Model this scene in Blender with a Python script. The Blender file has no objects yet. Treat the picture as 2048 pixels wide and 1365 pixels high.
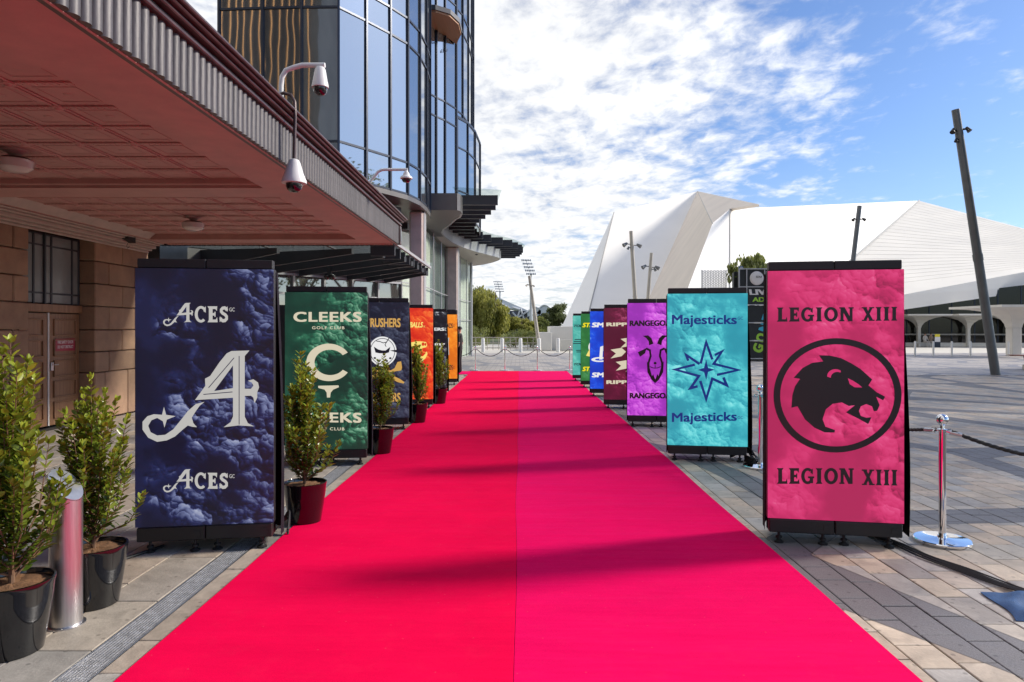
import bpy, bmesh, math, random
from mathutils import Vector, Matrix
from mathutils.geometry import tessellate_polygon
R = math.radians
random.seed(7)
scn = bpy.context.scene
col = scn.collection

# ------------------------------------------------------------------ camera
cam = bpy.data.cameras.new('camera')
cam.lens = 24.0; cam.sensor_width = 36.0; cam.clip_end = 6000; cam.clip_start = 0.05
cam.shift_x = -15.0 / 2048; cam.shift_y = -22.5 / 2048
co = bpy.data.objects.new('camera', cam); col.objects.link(co)
co.location = (0, 0, 1.6); co.rotation_euler = (R(90), 0, 0)
scn.camera = co
# ------------------------------------------------------------------ sun + sky
SUN_AZ = math.atan2(0.97, 0.25)        # clockwise from +Y
SUN_EL = R(31)
SUND = Vector((math.sin(SUN_AZ) * math.cos(SUN_EL), math.cos(SUN_AZ) * math.cos(SUN_EL), math.sin(SUN_EL)))
sl = bpy.data.lights.new('sun', 'SUN'); sl.energy = 2.4; sl.angle = R(8); sl.color = (1.0, 0.93, 0.82)
so = bpy.data.objects.new('sun', sl); col.objects.link(so)
so.rotation_euler = (-SUND).to_track_quat('-Z', 'Y').to_euler(); so.location = (40, 10, 40)
world = bpy.data.worlds.new('World'); scn.world = world; world.use_nodes = True
def build_sky():
    nt = world.node_tree; nt.nodes.clear()
    N = nt.nodes.new; L = nt.links.new
    out = N('ShaderNodeOutputWorld'); bg = N('ShaderNodeBackground'); bg.inputs[1].default_value = 0.15
    sky = N('ShaderNodeTexSky'); sky.sky_type = 'NISHITA'; sky.sun_disc = False
    sky.sun_elevation = SUN_EL; sky.sun_rotation = SUN_AZ
    sky.altitude = 50; sky.air_density = 1.0; sky.dust_density = 0.6; sky.ozone_density = 2.0
    tc = N('ShaderNodeTexCoord'); sp = N('ShaderNodeSeparateXYZ'); L(tc.outputs['Generated'], sp.inputs[0])
    def m(op, a, b=None, c=None, clamp=False):
        n = N('ShaderNodeMath'); n.operation = op; n.use_clamp = clamp
        for i, v in enumerate((a, b, c)):
            if v is None: continue
            if isinstance(v, (int, float)): n.inputs[i].default_value = v
            else: L(v, n.inputs[i])
        return n.outputs[0]
    X, Y, Z = sp.outputs
    zz = m('ADD', m('MAXIMUM', Z, 0.0), 0.10)
    u = m('DIVIDE', X, zz); v = m('DIVIDE', Y, zz)
    cb = N('ShaderNodeCombineXYZ'); L(u, cb.inputs[0]); L(v, cb.inputs[1])
    def noise(scale, det, rough, sx=1, sy=1, off=(0, 0, 0), dist=0.0, rot=0):
        mp = N('ShaderNodeMapping'); L(cb.outputs[0], mp.inputs[0])
        mp.inputs['Scale'].default_value = (sx, sy, 1); mp.inputs['Location'].default_value = off
        mp.inputs['Rotation'].default_value = (0, 0, rot)
        n = N('ShaderNodeTexNoise'); L(mp.outputs[0], n.inputs['Vector'])
        n.inputs['Scale'].default_value = scale; n.inputs['Detail'].default_value = det
        n.inputs['Roughness'].default_value = rough; n.inputs['Distortion'].default_value = dist
        return n.outputs[0]
    big = noise(0.55, 3, 0.5, off=(3.1, 1.7, 0))
    mid = noise(3.2, 8, 0.62, sx=1.0, sy=1.0, dist=0.25, rot=0.5, off=(0.4, 2.0, 0))
    fine = noise(11.0, 7, 0.58, sx=1.25, sy=0.8, dist=0.4, rot=0.6)
    # bank of broken cloud to the left (west), thinning out to open blue on the right (east)
    az = m('DIVIDE', X, m('ADD', m('MAXIMUM', Y, 0.0), 0.25))
    mr = N('ShaderNodeMapRange'); L(az, mr.inputs[0]); mr.interpolation_type = 'SMOOTHSTEP'
    for i, val in enumerate((0.03, 0.56, 0.185, -0.06)): mr.inputs[i + 1].default_value = val
    dens = m('ADD', m('ADD', m('MULTIPLY', big, 0.34), m('MULTIPLY', mid, 0.54)), m('MULTIPLY', fine, 0.28))
    dens = m('ADD', dens, mr.outputs[0])
    cr = N('ShaderNodeMapRange'); L(dens, cr.inputs[0]); cr.interpolation_type = 'SMOOTHSTEP'
    for i, val in enumerate((0.55, 0.78, 0.0, 1.0)): cr.inputs[i + 1].default_value = val
    # pale veil low down
    vz = N('ShaderNodeMapRange'); L(Z, vz.inputs[0]); vz.interpolation_type = 'SMOOTHSTEP'
    for i, val in enumerate((0.02, 0.26, 0.62, 0.0)): vz.inputs[i + 1].default_value = val
    veil = m('MULTIPLY', vz.outputs[0], m('ADD', 0.25, m('MULTIPLY', mr.outputs[0], 4.0), clamp=True))
    cov = m('MAXIMUM', m('MULTIPLY', cr.outputs[0], 0.97), veil)
    shade = N('ShaderNodeMapRange'); L(m('ADD', m('MULTIPLY', mid, 0.6), m('MULTIPLY', fine, 0.4)), shade.inputs[0])
    for i, val in enumerate((0.36, 0.58, 0.74, 1.06)): shade.inputs[i + 1].default_value = val
    cc = N('ShaderNodeVectorMath'); cc.operation = 'SCALE'
    cc.inputs[0].default_value = (3.25, 3.29, 3.36); L(shade.outputs[0], cc.inputs[3])
    up = N('ShaderNodeVectorMath'); up.operation = 'MULTIPLY'; L(sky.outputs[0], up.inputs[0])
    up.inputs[1].default_value = (0.305, 0.365, 0.475)
    mx = N('ShaderNodeMix'); mx.data_type = 'RGBA'
    L(cov, mx.inputs[0]); L(up.outputs[0], mx.inputs[6]); L(cc.outputs[0], mx.inputs[7])
    L(mx.outputs[2], bg.inputs[0]); L(bg.outputs[0], out.inputs[0])
build_sky()
vs = scn.view_settings
vs.view_transform = 'Standard'; vs.look = 'None'; vs.gamma = 1.0; vs.use_curve_mapping = False
vs.exposure = 1.14
EXP = 2 ** vs.exposure
scn.cycles.use_denoising = True
scn.cycles.max_bounces = 8; scn.cycles.diffuse_bounces = 4; scn.cycles.glossy_bounces = 4
scn.cycles.transparent_max_bounces = 12
scn.cycles.caustics_reflective = False; scn.cycles.caustics_refractive = False
scn.cycles.sample_clamp_indirect = 6.0

# ------------------------------------------------------------------ helpers
def at(px, py, Y):
    """where a sight line through the photograph meets depth Y (metres): used to survey the place"""
    return Vector(((px - 1039.0) / 1365.0 * Y, Y, 1.6 + (660.0 - py) / 1365.0 * Y))
def ax(px, Y): return (px - 1039.0) / 1365.0 * Y

class MB:
    def __init__(s): s.v = []; s.f = []; s.mi = []
    def add(s, verts, faces, mi=0):
        o = len(s.v); s.v += [tuple(v) for v in verts]
        s.f += [tuple(i + o for i in f) for f in faces]; s.mi += [mi] * len(faces); return s
    def box(s, x0, x1, y0, y1, z0, z1, mi=0):
        return s.add([(x0, y0, z0), (x1, y0, z0), (x1, y1, z0), (x0, y1, z0), (x0, y0, z1), (x1, y0, z1), (x1, y1, z1), (x0, y1, z1)],
                     [(0, 3, 2, 1), (4, 5, 6, 7), (0, 1, 5, 4), (1, 2, 6, 5), (2, 3, 7, 6), (3, 0, 4, 7)], mi)
    def bbox(s, x0, x1, y0, y1, z0, z1, b=0.004, mi=0):
        """box with all edges chamfered"""
        b = min(b, (x1 - x0) * .45, (y1 - y0) * .45, (z1 - z0) * .45)
        V = []; idx = {}
        for ix, (x, dx) in enumerate(((x0, b), (x1, -b))):
            for iy, (y, dy) in enumerate(((y0, b), (y1, -b))):
                for iz, (z, dz) in enumerate(((z0, b), (z1, -b))):
                    for k in range(3):
                        idx[(ix, iy, iz, k)] = len(V)
                        V.append((x if k == 0 else x + dx, y if k == 1 else y + dy, z if k == 2 else z + dz))
        F = []
        g = lambda a, c, d, k: idx[(a, c, d, k)]
        for a in (0, 1):
            F.append([g(a, c, d, 0) for c, d in ((0, 0), (1, 0), (1, 1), (0, 1))])
            F.append([g(c, a, d, 1) for c, d in ((0, 0), (1, 0), (1, 1), (0, 1))])
            F.append([g(c, d, a, 2) for c, d in ((0, 0), (1, 0), (1, 1), (0, 1))])
        for a in (0, 1):
            for c in (0, 1):
                F.append([g(a, c, 0, 0), g(a, c, 1, 0), g(a, c, 1, 1), g(a, c, 0, 1)])
                F.append([g(a, 0, c, 0), g(a, 1, c, 0), g(a, 1, c, 2), g(a, 0, c, 2)])
                F.append([g(0, a, c, 1), g(1, a, c, 1), g(1, a, c, 2), g(0, a, c, 2)])
                for d in (0, 1): F.append([g(a, c, d, 0), g(a, c, d, 1), g(a, c, d, 2)])
        return s.add(V, F, mi)
    def prism(s, poly, z0, z1, mi=0):
        """vertical prism over a plan polygon"""
        n = len(poly); V = [(x, y, z0) for x, y in poly] + [(x, y, z1) for x, y in poly]
        F = [(i, (i + 1) % n, n + (i + 1) % n, n + i) for i in range(n)]
        for t in tessellate_polygon([[Vector((x, y, 0)) for x, y in poly]]):
            F.append(tuple(t)); F.append(tuple(n + i for i in reversed(t)))
        return s.add(V, F, mi)
    def tube(s, pts, r, n=8, cap=True, mi=0):
        pts = [Vector(p) for p in pts]; rs = r if isinstance(r, (list, tuple)) else [r] * len(pts)
        V = []; F = []; up = None
        for i, p in enumerate(pts):
            t = (pts[min(i + 1, len(pts) - 1)] - pts[max(i - 1, 0)]).normalized()
            if up is None:
                up = Vector((0, 0, 1)) if abs(t.z) < .9 else Vector((1, 0, 0))
            a = (up - t * up.dot(t)).normalized(); b = t.cross(a); up = a
            for k in range(n):
                an = 2 * math.pi * k / n; V.append(p + (a * math.cos(an) + b * math.sin(an)) * rs[i])
        for i in range(len(pts) - 1):
            for k in range(n):
                F.append((i * n + k, i * n + (k + 1) % n, (i + 1) * n + (k + 1) % n, (i + 1) * n + k))
        if cap: F.append(tuple(range(n - 1, -1, -1))); F.append(tuple((len(pts) - 1) * n + k for k in range(n)))
        return s.add(V, F, mi)
    def lathe(s, prof, n=24, c=(0, 0, 0), mi=0, cap=True):
        V = []; F = []
        for r, z in prof:
            for k in range(n):
                an = 2 * math.pi * k / n; V.append((c[0] + r * math.cos(an), c[1] + r * math.sin(an), c[2] + z))
        for i in range(len(prof) - 1):
            for k in range(n):
                F.append((i * n + k, i * n + (k + 1) % n, (i + 1) * n + (k + 1) % n, (i + 1) * n + k))
        if cap: F.append(tuple(range(n - 1, -1, -1))); F.append(tuple((len(prof) - 1) * n + k for k in range(n)))
        return s.add(V, F, mi)
    def poly(s, pts, holes=(), mi=0):
        loops = [[Vector(p) for p in pts]] + [[Vector(p) for p in h] for h in holes]
        flat = [v for l in loops for v in l]
        return s.add(flat, [tuple(t) for t in tessellate_polygon(loops)], mi)
    def slab(s, pts, d, mi=0):
        """planar polygon of 3-D points thickened along vector d"""
        n = len(pts); P = [Vector(p) for p in pts]; d = Vector(d)
        V = P + [p + d for p in P]
        F = [(i, (i + 1) % n, n + (i + 1) % n, n + i) for i in range(n)]
        for t in tessellate_polygon([P]): F.append(tuple(t)); F.append(tuple(n + i for i in reversed(t)))
        return s.add(V, F, mi)
    def mesh(s, name, mats, smooth=False, org=None):
        me = bpy.data.meshes.new(name)
        if org is not None: s.v = [(a - org[0], b - org[1], c - org[2]) for a, b, c in s.v]
        me.from_pydata(s.v, [], s.f)
        for m_ in (mats if isinstance(mats, (list, tuple)) else [mats]): me.materials.append(m_)
        if any(s.mi): me.polygons.foreach_set('material_index', s.mi)
        bm = bmesh.new(); bm.from_mesh(me); bmesh.ops.recalc_face_normals(bm, faces=bm.faces); bm.to_mesh(me); bm.free()
        if smooth:
            me.polygons.foreach_set('use_smooth', [True] * len(me.polygons))
            me.set_sharp_from_angle(angle=R(38))
        me.update(); return me
    def build(s, name, mats, parent=None, smooth=False, world=False):
        org = parent.location if (parent is not None and world) else None
        return link(name, s.mesh(name, mats, smooth, org), parent)
def link(name, me, parent=None):
    o = bpy.data.objects.new(name, me); col.objects.link(o)
    if parent is not None: o.parent = parent
    return o
def tag(o, label=None, cat=None, group=None, kind=None):
    if label: o['label'] = label
    if cat: o['category'] = cat
    if group: o['group'] = group
    if kind: o['kind'] = kind
    return o
def empty(name, loc, rz=0, label=None, cat=None, group=None):
    o = bpy.data.objects.new(name, None); col.objects.link(o); o.empty_display_size = .2
    o.location = loc; o.rotation_euler = (0, 0, rz); tag(o, label, cat, group); return o
def copy_tree(o, parent=None):
    c = o.copy(); col.objects.link(c); c.parent = parent
    for ch in [x for x in o.children]: copy_tree(ch, c)
    return c

# ------------------------------------------------------------------ materials
def rgb(*c): return (c[0], c[1], c[2], 1.0)
def new_mat(name):
    m = bpy.data.materials.new(name); m.use_nodes = True; nt = m.node_tree; nt.nodes.clear()
    out = nt.nodes.new('ShaderNodeOutputMaterial'); b = nt.nodes.new('ShaderNodeBsdfPrincipled')
    nt.links.new(b.outputs[0], out.inputs[0]); return m, nt, b, out
def pmat(name, c, rough=0.6, metal=0.0, var=0.12, scale=6.0, bump=0.0, bscale=60.0, spec=0.5, coat=0.0, c2=None, det=6.0, attr=None, avar=0.0, stretch=(1, 1, 1)):
    """principled material with noise-mottled colour, roughness break-up and fine relief"""
    m, nt, b, out = new_mat(name); N = nt.nodes.new; L = nt.links.new
    tc = N('ShaderNodeTexCoord'); mp = N('ShaderNodeMapping'); L(tc.outputs['Object'], mp.inputs[0]); mp.inputs['Scale'].default_value = stretch
    n = N('ShaderNodeTexNoise'); L(mp.outputs[0], n.inputs['Vector'])
    n.inputs['Scale'].default_value = scale; n.inputs['Detail'].default_value = det; n.inputs['Roughness'].default_value = .62
    rp = N('ShaderNodeValToRGB'); L(n.outputs[0], rp.inputs[0])
    lo = c2 if c2 else tuple(x * (1 - var) for x in c); hi = tuple(min(1, x * (1 + (0 if c2 else var))) for x in c)
    rp.color_ramp.elements[0].position = .3; rp.color_ramp.elements[1].position = .7
    rp.color_ramp.elements[0].color = rgb(*lo); rp.color_ramp.elements[1].color = rgb(*hi)
    cout = rp.outputs[0]
    if avar:
        oi = N('ShaderNodeObjectInfo'); mr = N('ShaderNodeMapRange'); L(oi.outputs['Random'], mr.inputs[0])
        mr.inputs[3].default_value = 1 - avar; mr.inputs[4].default_value = 1 + avar
        vm = N('ShaderNodeVectorMath'); vm.operation = 'SCALE'; L(cout, vm.inputs[0]); L(mr.outputs[0], vm.inputs[3]); cout = vm.outputs[0]
    if attr:
        at_ = N('ShaderNodeAttribute'); at_.attribute_name = attr
        vm = N('ShaderNodeVectorMath'); vm.operation = 'MULTIPLY'; L(cout, vm.inputs[0]); L(at_.outputs['Color'], vm.inputs[1]); cout = vm.outputs[0]
    L(cout, b.inputs['Base Color'])
    b.inputs['Metallic'].default_value = metal; b.inputs['Specular IOR Level'].default_value = spec
    rr = N('ShaderNodeMapRange'); L(n.outputs[0], rr.inputs[0]); rr.inputs[3].default_value = max(.01, rough * .85); rr.inputs[4].default_value = min(1, rough * 1.15)
    L(rr.outputs[0], b.inputs['Roughness'])
    if coat: b.inputs['Coat Weight'].default_value = coat; b.inputs['Coat Roughness'].default_value = .03
    if bump:
        n2 = N('ShaderNodeTexNoise'); L(mp.outputs[0], n2.inputs['Vector']); n2.inputs['Scale'].default_value = bscale; n2.inputs['Detail'].default_value = 5
        bp = N('ShaderNodeBump'); bp.inputs['Strength'].default_value = bump; bp.inputs['Distance'].default_value = .01
        L(n2.outputs[0], bp.inputs['Height']); L(bp.outputs[0], b.inputs['Normal'])
    return m
def emit_mat(name, c, s=1.0):
    m, nt, b, out = new_mat(name)
    b.inputs['Base Color'].default_value = rgb(.01, .01, .01); b.inputs['Roughness'].default_value = .35
    n = nt.nodes.new('ShaderNodeTexNoise'); n.inputs['Scale'].default_value = 350
    mr = nt.nodes.new('ShaderNodeMapRange'); nt.links.new(n.outputs[0], mr.inputs[0]); mr.inputs[3].default_value = s * .88 / EXP; mr.inputs[4].default_value = s * 1.1 / EXP
    b.inputs['Emission Color'].default_value = rgb(*c); nt.links.new(mr.outputs[0], b.inputs['Emission Strength'])
    return m
def sr(r, g, b):
    f = lambda x: ((x / 255) / 12.92 if x / 255 <= .04045 else ((x / 255 + .055) / 1.055) ** 2.4)
    return (f(r), f(g), f(b))
def led_mat(name, ramp, seed=0.0, side=1.0, s=1.0, contrast=1.0):
    """lit LED wall playing billowing smoke: relief-shaded cauliflower puffs; ramp = list of (pos, sRGB)"""
    m, nt, b, out = new_mat(name); N = nt.nodes.new; L = nt.links.new
    tc = N('ShaderNodeTexCoord')
    def mp(off, sc=(1, 1, 1), src=None):
        q = N('ShaderNodeMapping'); L(src or tc.outputs['Object'], q.inputs[0]); q.inputs['Location'].default_value = off; q.inputs['Scale'].default_value = sc; return q.outputs[0]
    def ma(op, a, c=None, clamp=False):
        n = N('ShaderNodeMath'); n.operation = op; n.use_clamp = clamp
        for i, v in enumerate((a, c)):
            if v is None: continue
            if isinstance(v, (int, float)): n.inputs[i].default_value = v
            else: L(v, n.inputs[i])
        return n.outputs[0]
    wn = N('ShaderNodeTexNoise'); L(mp((seed, 0, seed * .7)), wn.inputs['Vector']); wn.inputs['Scale'].default_value = 5; wn.inputs['Detail'].default_value = 5
    # rounded puffs: each cell shaded as a little ball lit from the upper right, three sizes of ball
    vm = N('ShaderNodeVectorMath'); vm.operation = 'MULTIPLY_ADD'; L(wn.outputs['Color'], vm.inputs[0]); vm.inputs[1].default_value = (.20, .20, .20); L(mp((seed, seed * .3, 0)), vm.inputs[2])
    rel = None
    for sc, w in ((5.5, .46), (12.0, .36), (26.0, .24)):
        v = N('ShaderNodeTexVoronoi'); v.feature = 'SMOOTH_F1'; v.inputs['Smoothness'].default_value = .12; L(vm.outputs[0], v.inputs['Vector']); v.inputs['Scale'].default_value = sc
        sb_ = N('ShaderNodeVectorMath'); sb_.operation = 'SUBTRACT'; L(vm.outputs[0], sb_.inputs[0]); L(v.outputs['Position'], sb_.inputs[1])
        dt = N('ShaderNodeVectorMath'); dt.operation = 'DOT_PRODUCT'; L(sb_.outputs[0], dt.inputs[0]); dt.inputs[1].default_value = (.55 * sc, 0, .85 * sc)
        lo_ = ma('SUBTRACT', ma('MULTIPLY', dt.outputs['Value'], 1.0), ma('MULTIPLY', v.outputs['Distance'], .35))
        t = ma('MULTIPLY', lo_, w); rel = t if rel is None else ma('ADD', rel, t)
    rel = ma('MULTIPLY', rel, .95 * contrast)
    mk = N('ShaderNodeTexNoise'); L(mp((seed * 1.7, 2, seed)), mk.inputs['Vector']); mk.inputs['Scale'].default_value = 2.3; mk.inputs['Detail'].default_value = 4
    sp = N('ShaderNodeSeparateXYZ'); L(tc.outputs['Object'], sp.inputs[0])
    mask = N('ShaderNodeMapRange'); L(ma('ADD', mk.outputs[0], ma('MULTIPLY', sp.outputs[0], .42 * side)), mask.inputs[0]); mask.interpolation_type = 'SMOOTHSTEP'
    mask.inputs[1].default_value = .42; mask.inputs[2].default_value = .58
    bs = N('ShaderNodeMapRange'); bs.interpolation_type = 'SMOOTHSTEP'; L(mk.outputs[0], bs.inputs[0]); bs.inputs[1].default_value = .36; bs.inputs[2].default_value = .60; bs.inputs[3].default_value = .12 + .30 * (1 - contrast); bs.inputs[4].default_value = .34 + .42 * (1 - contrast)
    base = bs.outputs[0]
    val = ma('ADD', base, ma('MULTIPLY', mask.outputs[0], ma('ADD', rel, .30 * contrast)), clamp=True)
    rp = N('ShaderNodeValToRGB'); L(val, rp.inputs[0]); e = rp.color_ramp.elements
    e[0].position = ramp[0][0]; e[0].color = rgb(*sr(*ramp[0][1])); e[1].position = ramp[-1][0]; e[1].color = rgb(*sr(*ramp[-1][1]))
    for p, c in ramp[1:-1]: q = e.new(p); q.color = rgb(*sr(*c))
    # pixel grid of the panel
    w1 = N('ShaderNodeTexWave'); w1.bands_direction = 'Z'; w1.inputs['Scale'].default_value = 40; w1.inputs['Distortion'].default_value = 0; L(tc.outputs['Object'], w1.inputs[0])
    gr = N('ShaderNodeMapRange'); L(w1.outputs['Fac'], gr.inputs[0]); gr.inputs[3].default_value = .93 * s / EXP; gr.inputs[4].default_value = 1.05 * s / EXP
    b.inputs['Base Color'].default_value = rgb(.012, .012, .014); b.inputs['Roughness'].default_value = .45
    L(rp.outputs[0], b.inputs['Emission Color']); L(gr.outputs[0], b.inputs['Emission Strength'])
    return m
def glass_mirror(name, c, rough=.02, metal=.92):
    m, nt, b, out = new_mat(name); N = nt.nodes.new; L = nt.links.new
    oi = N('ShaderNodeObjectInfo'); mr = N('ShaderNodeMapRange'); L(oi.outputs['Random'], mr.inputs[0]); mr.inputs[3].default_value = .82; mr.inputs[4].default_value = 1.12
    vm = N('ShaderNodeVectorMath'); vm.operation = 'SCALE'; vm.inputs[0].default_value = c; L(mr.outputs[0], vm.inputs[3]); L(vm.outputs[0], b.inputs['Base Color'])
    b.inputs['Metallic'].default_value = metal; b.inputs['Roughness'].default_value = rough
    tc = N('ShaderNodeTexCoord'); n = N('ShaderNodeTexNoise'); L(tc.outputs['Object'], n.inputs['Vector']); n.inputs['Scale'].default_value = .8; n.inputs['Detail'].default_value = 1
    bp = N('ShaderNodeBump'); bp.inputs['Strength'].default_value = .05; bp.inputs['Distance'].default_value = .05; L(n.outputs[0], bp.inputs['Height']); L(bp.outputs[0], b.inputs['Normal'])
    return m
def clear_glass(name, tint=(.86, .9, .88), refl=.05):
    m, nt, b, out = new_mat(name); N = nt.nodes.new; L = nt.links.new; nt.nodes.remove(b)
    tr = N('ShaderNodeBsdfTransparent'); tr.inputs[0].default_value = rgb(*tint); gl = N('ShaderNodeBsdfGlossy'); gl.inputs['Roughness'].default_value = .02
    gl.inputs[0].default_value = rgb(.9, .93, .95)
    fr = N('ShaderNodeLayerWeight'); fr.inputs[0].default_value = .25
    ad = N('ShaderNodeMath'); ad.operation = 'ADD'; ad.use_clamp = True; pw = N('ShaderNodeMath'); pw.operation = 'POWER'; L(fr.outputs['Facing'], pw.inputs[0]); pw.inputs[1].default_value = 3.0; pm_ = N('ShaderNodeMath'); pm_.operation = 'MULTIPLY'; L(pw.outputs[0], pm_.inputs[0]); pm_.inputs[1].default_value = .22; L(pm_.outputs[0], ad.inputs[0]); ad.inputs[1].default_value = refl
    mx = N('ShaderNodeMixShader'); L(ad.outputs[0], mx.inputs[0]); L(tr.outputs[0], mx.inputs[1]); L(gl.outputs[0], mx.inputs[2]); L(mx.outputs[0], out.inputs[0])
    return m
def leaf_mat(name, c1, c2, attr='tone', trans=.35, rough=.4):
    m, nt, b, out = new_mat(name); N = nt.nodes.new; L = nt.links.new
    a = N('ShaderNodeAttribute'); a.attribute_name = attr
    mx = N('ShaderNodeMix'); mx.data_type = 'RGBA'; L(a.outputs['Fac'], mx.inputs[0]); mx.inputs[6].default_value = rgb(*c1); mx.inputs[7].default_value = rgb(*c2)
    n = N('ShaderNodeTexNoise'); n.inputs['Scale'].default_value = 40; tc = N('ShaderNodeTexCoord'); L(tc.outputs['Object'], n.inputs['Vector'])
    mr = N('ShaderNodeMapRange'); L(n.outputs[0], mr.inputs[0]); mr.inputs[3].default_value = .75; mr.inputs[4].default_value = 1.2
    vm = N('ShaderNodeVectorMath'); vm.operation = 'SCALE'; L(mx.outputs[2], vm.inputs[0]); L(mr.outputs[0], vm.inputs[3])
    L(vm.outputs[0], b.inputs['Base Color']); b.inputs['Roughness'].default_value = rough
    t = N('ShaderNodeBsdfTranslucent'); L(vm.outputs[0], t.inputs[0])
    ms = N('ShaderNodeMixShader'); ms.inputs[0].default_value = trans; L(b.outputs[0], ms.inputs[1]); L(t.outputs[0], ms.inputs[2]); L(ms.outputs[0], out.inputs[0])
    return m
M = {}
M['black'] = pmat('black_powder_coat', (.012, .012, .013), .5, var=.3, bump=.1, bscale=300)
M['drape'] = pmat('black_drape_fabric', (.014, .013, .018), .9, var=.3, bump=.3, bscale=400, spec=.1)
M['rubber'] = pmat('black_rubber', (.015, .015, .016), .55, var=.3)
M['chrome'] = pmat('polished_chrome', (.82, .82, .84), .05, 1.0, var=.04, scale=3)
M['steel'] = pmat('brushed_steel', (.60, .58, .58), .36, 1.0, var=.12, scale=14, stretch=(8, 8, .3))
M['steel_dark'] = pmat('galvanised_steel', (.32, .33, .35), .38, .9, var=.25, scale=12)
M['white_paint'] = pmat('white_enamel', (.72, .71, .69), .35, var=.06, scale=4)
M['dark_glass'] = pmat('smoked_dome', (.01, .006, .008), .06, var=.1, coat=1)
M['gold'] = pmat('gold_fin', (.44, .27, .12), .5, .3, var=.15)
M['silver_flute'] = pmat('weathered_metal_flute', (.09, .082, .085), .5, .3, var=.35, scale=10, stretch=(1, 1, .25), avar=.14, bump=.15, bscale=50)
M['cornice_dark'] = pmat('dark_brown_cornice', (.075, .045, .042), .35, .15, var=.35, scale=7)
M['soffit'] = pmat('pink_taupe_pressed_metal', (.56, .31, .275), .55, var=.12, scale=2.5, bump=.12, bscale=30)
M['cornice_light'] = pmat('cream_moulding', (.50, .40, .35), .55, var=.12, scale=5)
M['stone'] = pmat('brown_sandstone', (.38, .235, .15), .85, c2=(.25, .15, .10), scale=3.2, bump=.35, bscale=45, avar=.16, det=9)
M['mortar'] = pmat('dark_mortar', (.07, .05, .04), .9, bump=.2)
M['wood'] = pmat('varnished_timber', (.34, .18, .095), .42, c2=(.20, .10, .05), scale=5, stretch=(1, 5, .35), bump=.08)
M['dark_metal'] = pmat('charcoal_cladding', (.045, .047, .055), .4, .3, var=.12, scale=2)
M['grey_metal'] = pmat('bronze_grey_cladding', (.13, .12, .115), .42, .4, var=.10, scale=2)
M['silver_clad'] = pmat('silver_grey_cladding', (.40, .40, .41), .35, .35, var=.08, scale=1.5)
M['soffit_board'] = pmat('pale_soffit_boards', (.46, .42, .37), .55, var=.08, scale=2, stretch=(8, .3, 1))
M['mullion'] = pmat('dark_blue_mullion', (.035, .042, .06), .35, .5, var=.1)
M['concrete'] = pmat('pinkish_concrete', (.60, .50, .45), .8, var=.14, scale=3, bump=.2, bscale=30, det=9)
M['tglass'] = glass_mirror('blue_tower_glass', (.40, .43, .45))
M['tglass_gold_refl'] = glass_mirror('gold_reflection_glass', (.42, .37, .33))  # tower glass tinted warm to paint in the gold building's reflection
M['dglass'] = glass_mirror('dark_entrance_glass', (.30, .30, .29), .02, .8)
M['glass'] = clear_glass('clear_glazing')
M['beige'] = pmat('beige_blind', (.80, .76, .66), .8, var=.08, scale=2)
M['grey_int'] = pmat('grey_interior', (.16, .17, .17), .8, var=.15, scale=1.5)
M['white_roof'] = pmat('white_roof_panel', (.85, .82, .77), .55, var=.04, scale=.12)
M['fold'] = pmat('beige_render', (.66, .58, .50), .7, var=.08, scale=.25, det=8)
M['cream_tile'] = pmat('cream_tiled_roof', (.74, .70, .63), .6, var=.05, scale=.2)
M['gutter'] = pmat('grey_gutter', (.36, .35, .33), .6, var=.1)
M['white_conc'] = pmat('white_concrete', (.74, .71, .65), .75, var=.06, scale=.6, bump=.1, bscale=8)
M['pole'] = pmat('grey_pole_steel', (.14, .145, .15), .38, .45, var=.12, scale=2)
M['pole_pale'] = pmat('pale_pole_paint', (.42, .38, .32), .5, .1, var=.12, scale=2)
M['bark'] = pmat('grey_bark', (.10, .075, .05), .9, var=.3, scale=9, bump=.5, bscale=30)
M['twig'] = pmat('brown_stem', (.16, .085, .045), .7, var=.25, scale=30)
M['mulch'] = pmat('coconut_mulch', (.26, .13, .055), .95, c2=(.11, .05, .022), scale=60, bump=1.0, bscale=150)
M['pot'] = pmat('glazed_black_pot', (.006, .006, .007), .10, var=.3, scale=4, coat=.6)
M['skin'] = pmat('skin', (.42, .24, .17), .55, var=.06)
M['cloth_black'] = pmat('black_cotton', (.012, .012, .014), .9, var=.2, scale=20)
M['cloth_pale'] = pmat('pale_cotton', (.62, .56, .50), .9, var=.1, scale=20)
M['cloth_tan'] = pmat('tan_cotton', (.30, .22, .16), .9, var=.1, scale=20)
M['hair'] = pmat('dark_hair', (.02, .014, .01), .6, var=.2, scale=60)
M['blue_tarp'] = pmat('blue_canvas', (.025, .085, .22), .6, var=.2, scale=25, bump=.3, bscale=200)
M['sign_red'] = pmat('red_enamel_sign', (.33, .02, .045), .35, var=.06)
M['sign_white'] = pmat('white_lettering', (.75, .72, .70), .5, var=.04)

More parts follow.
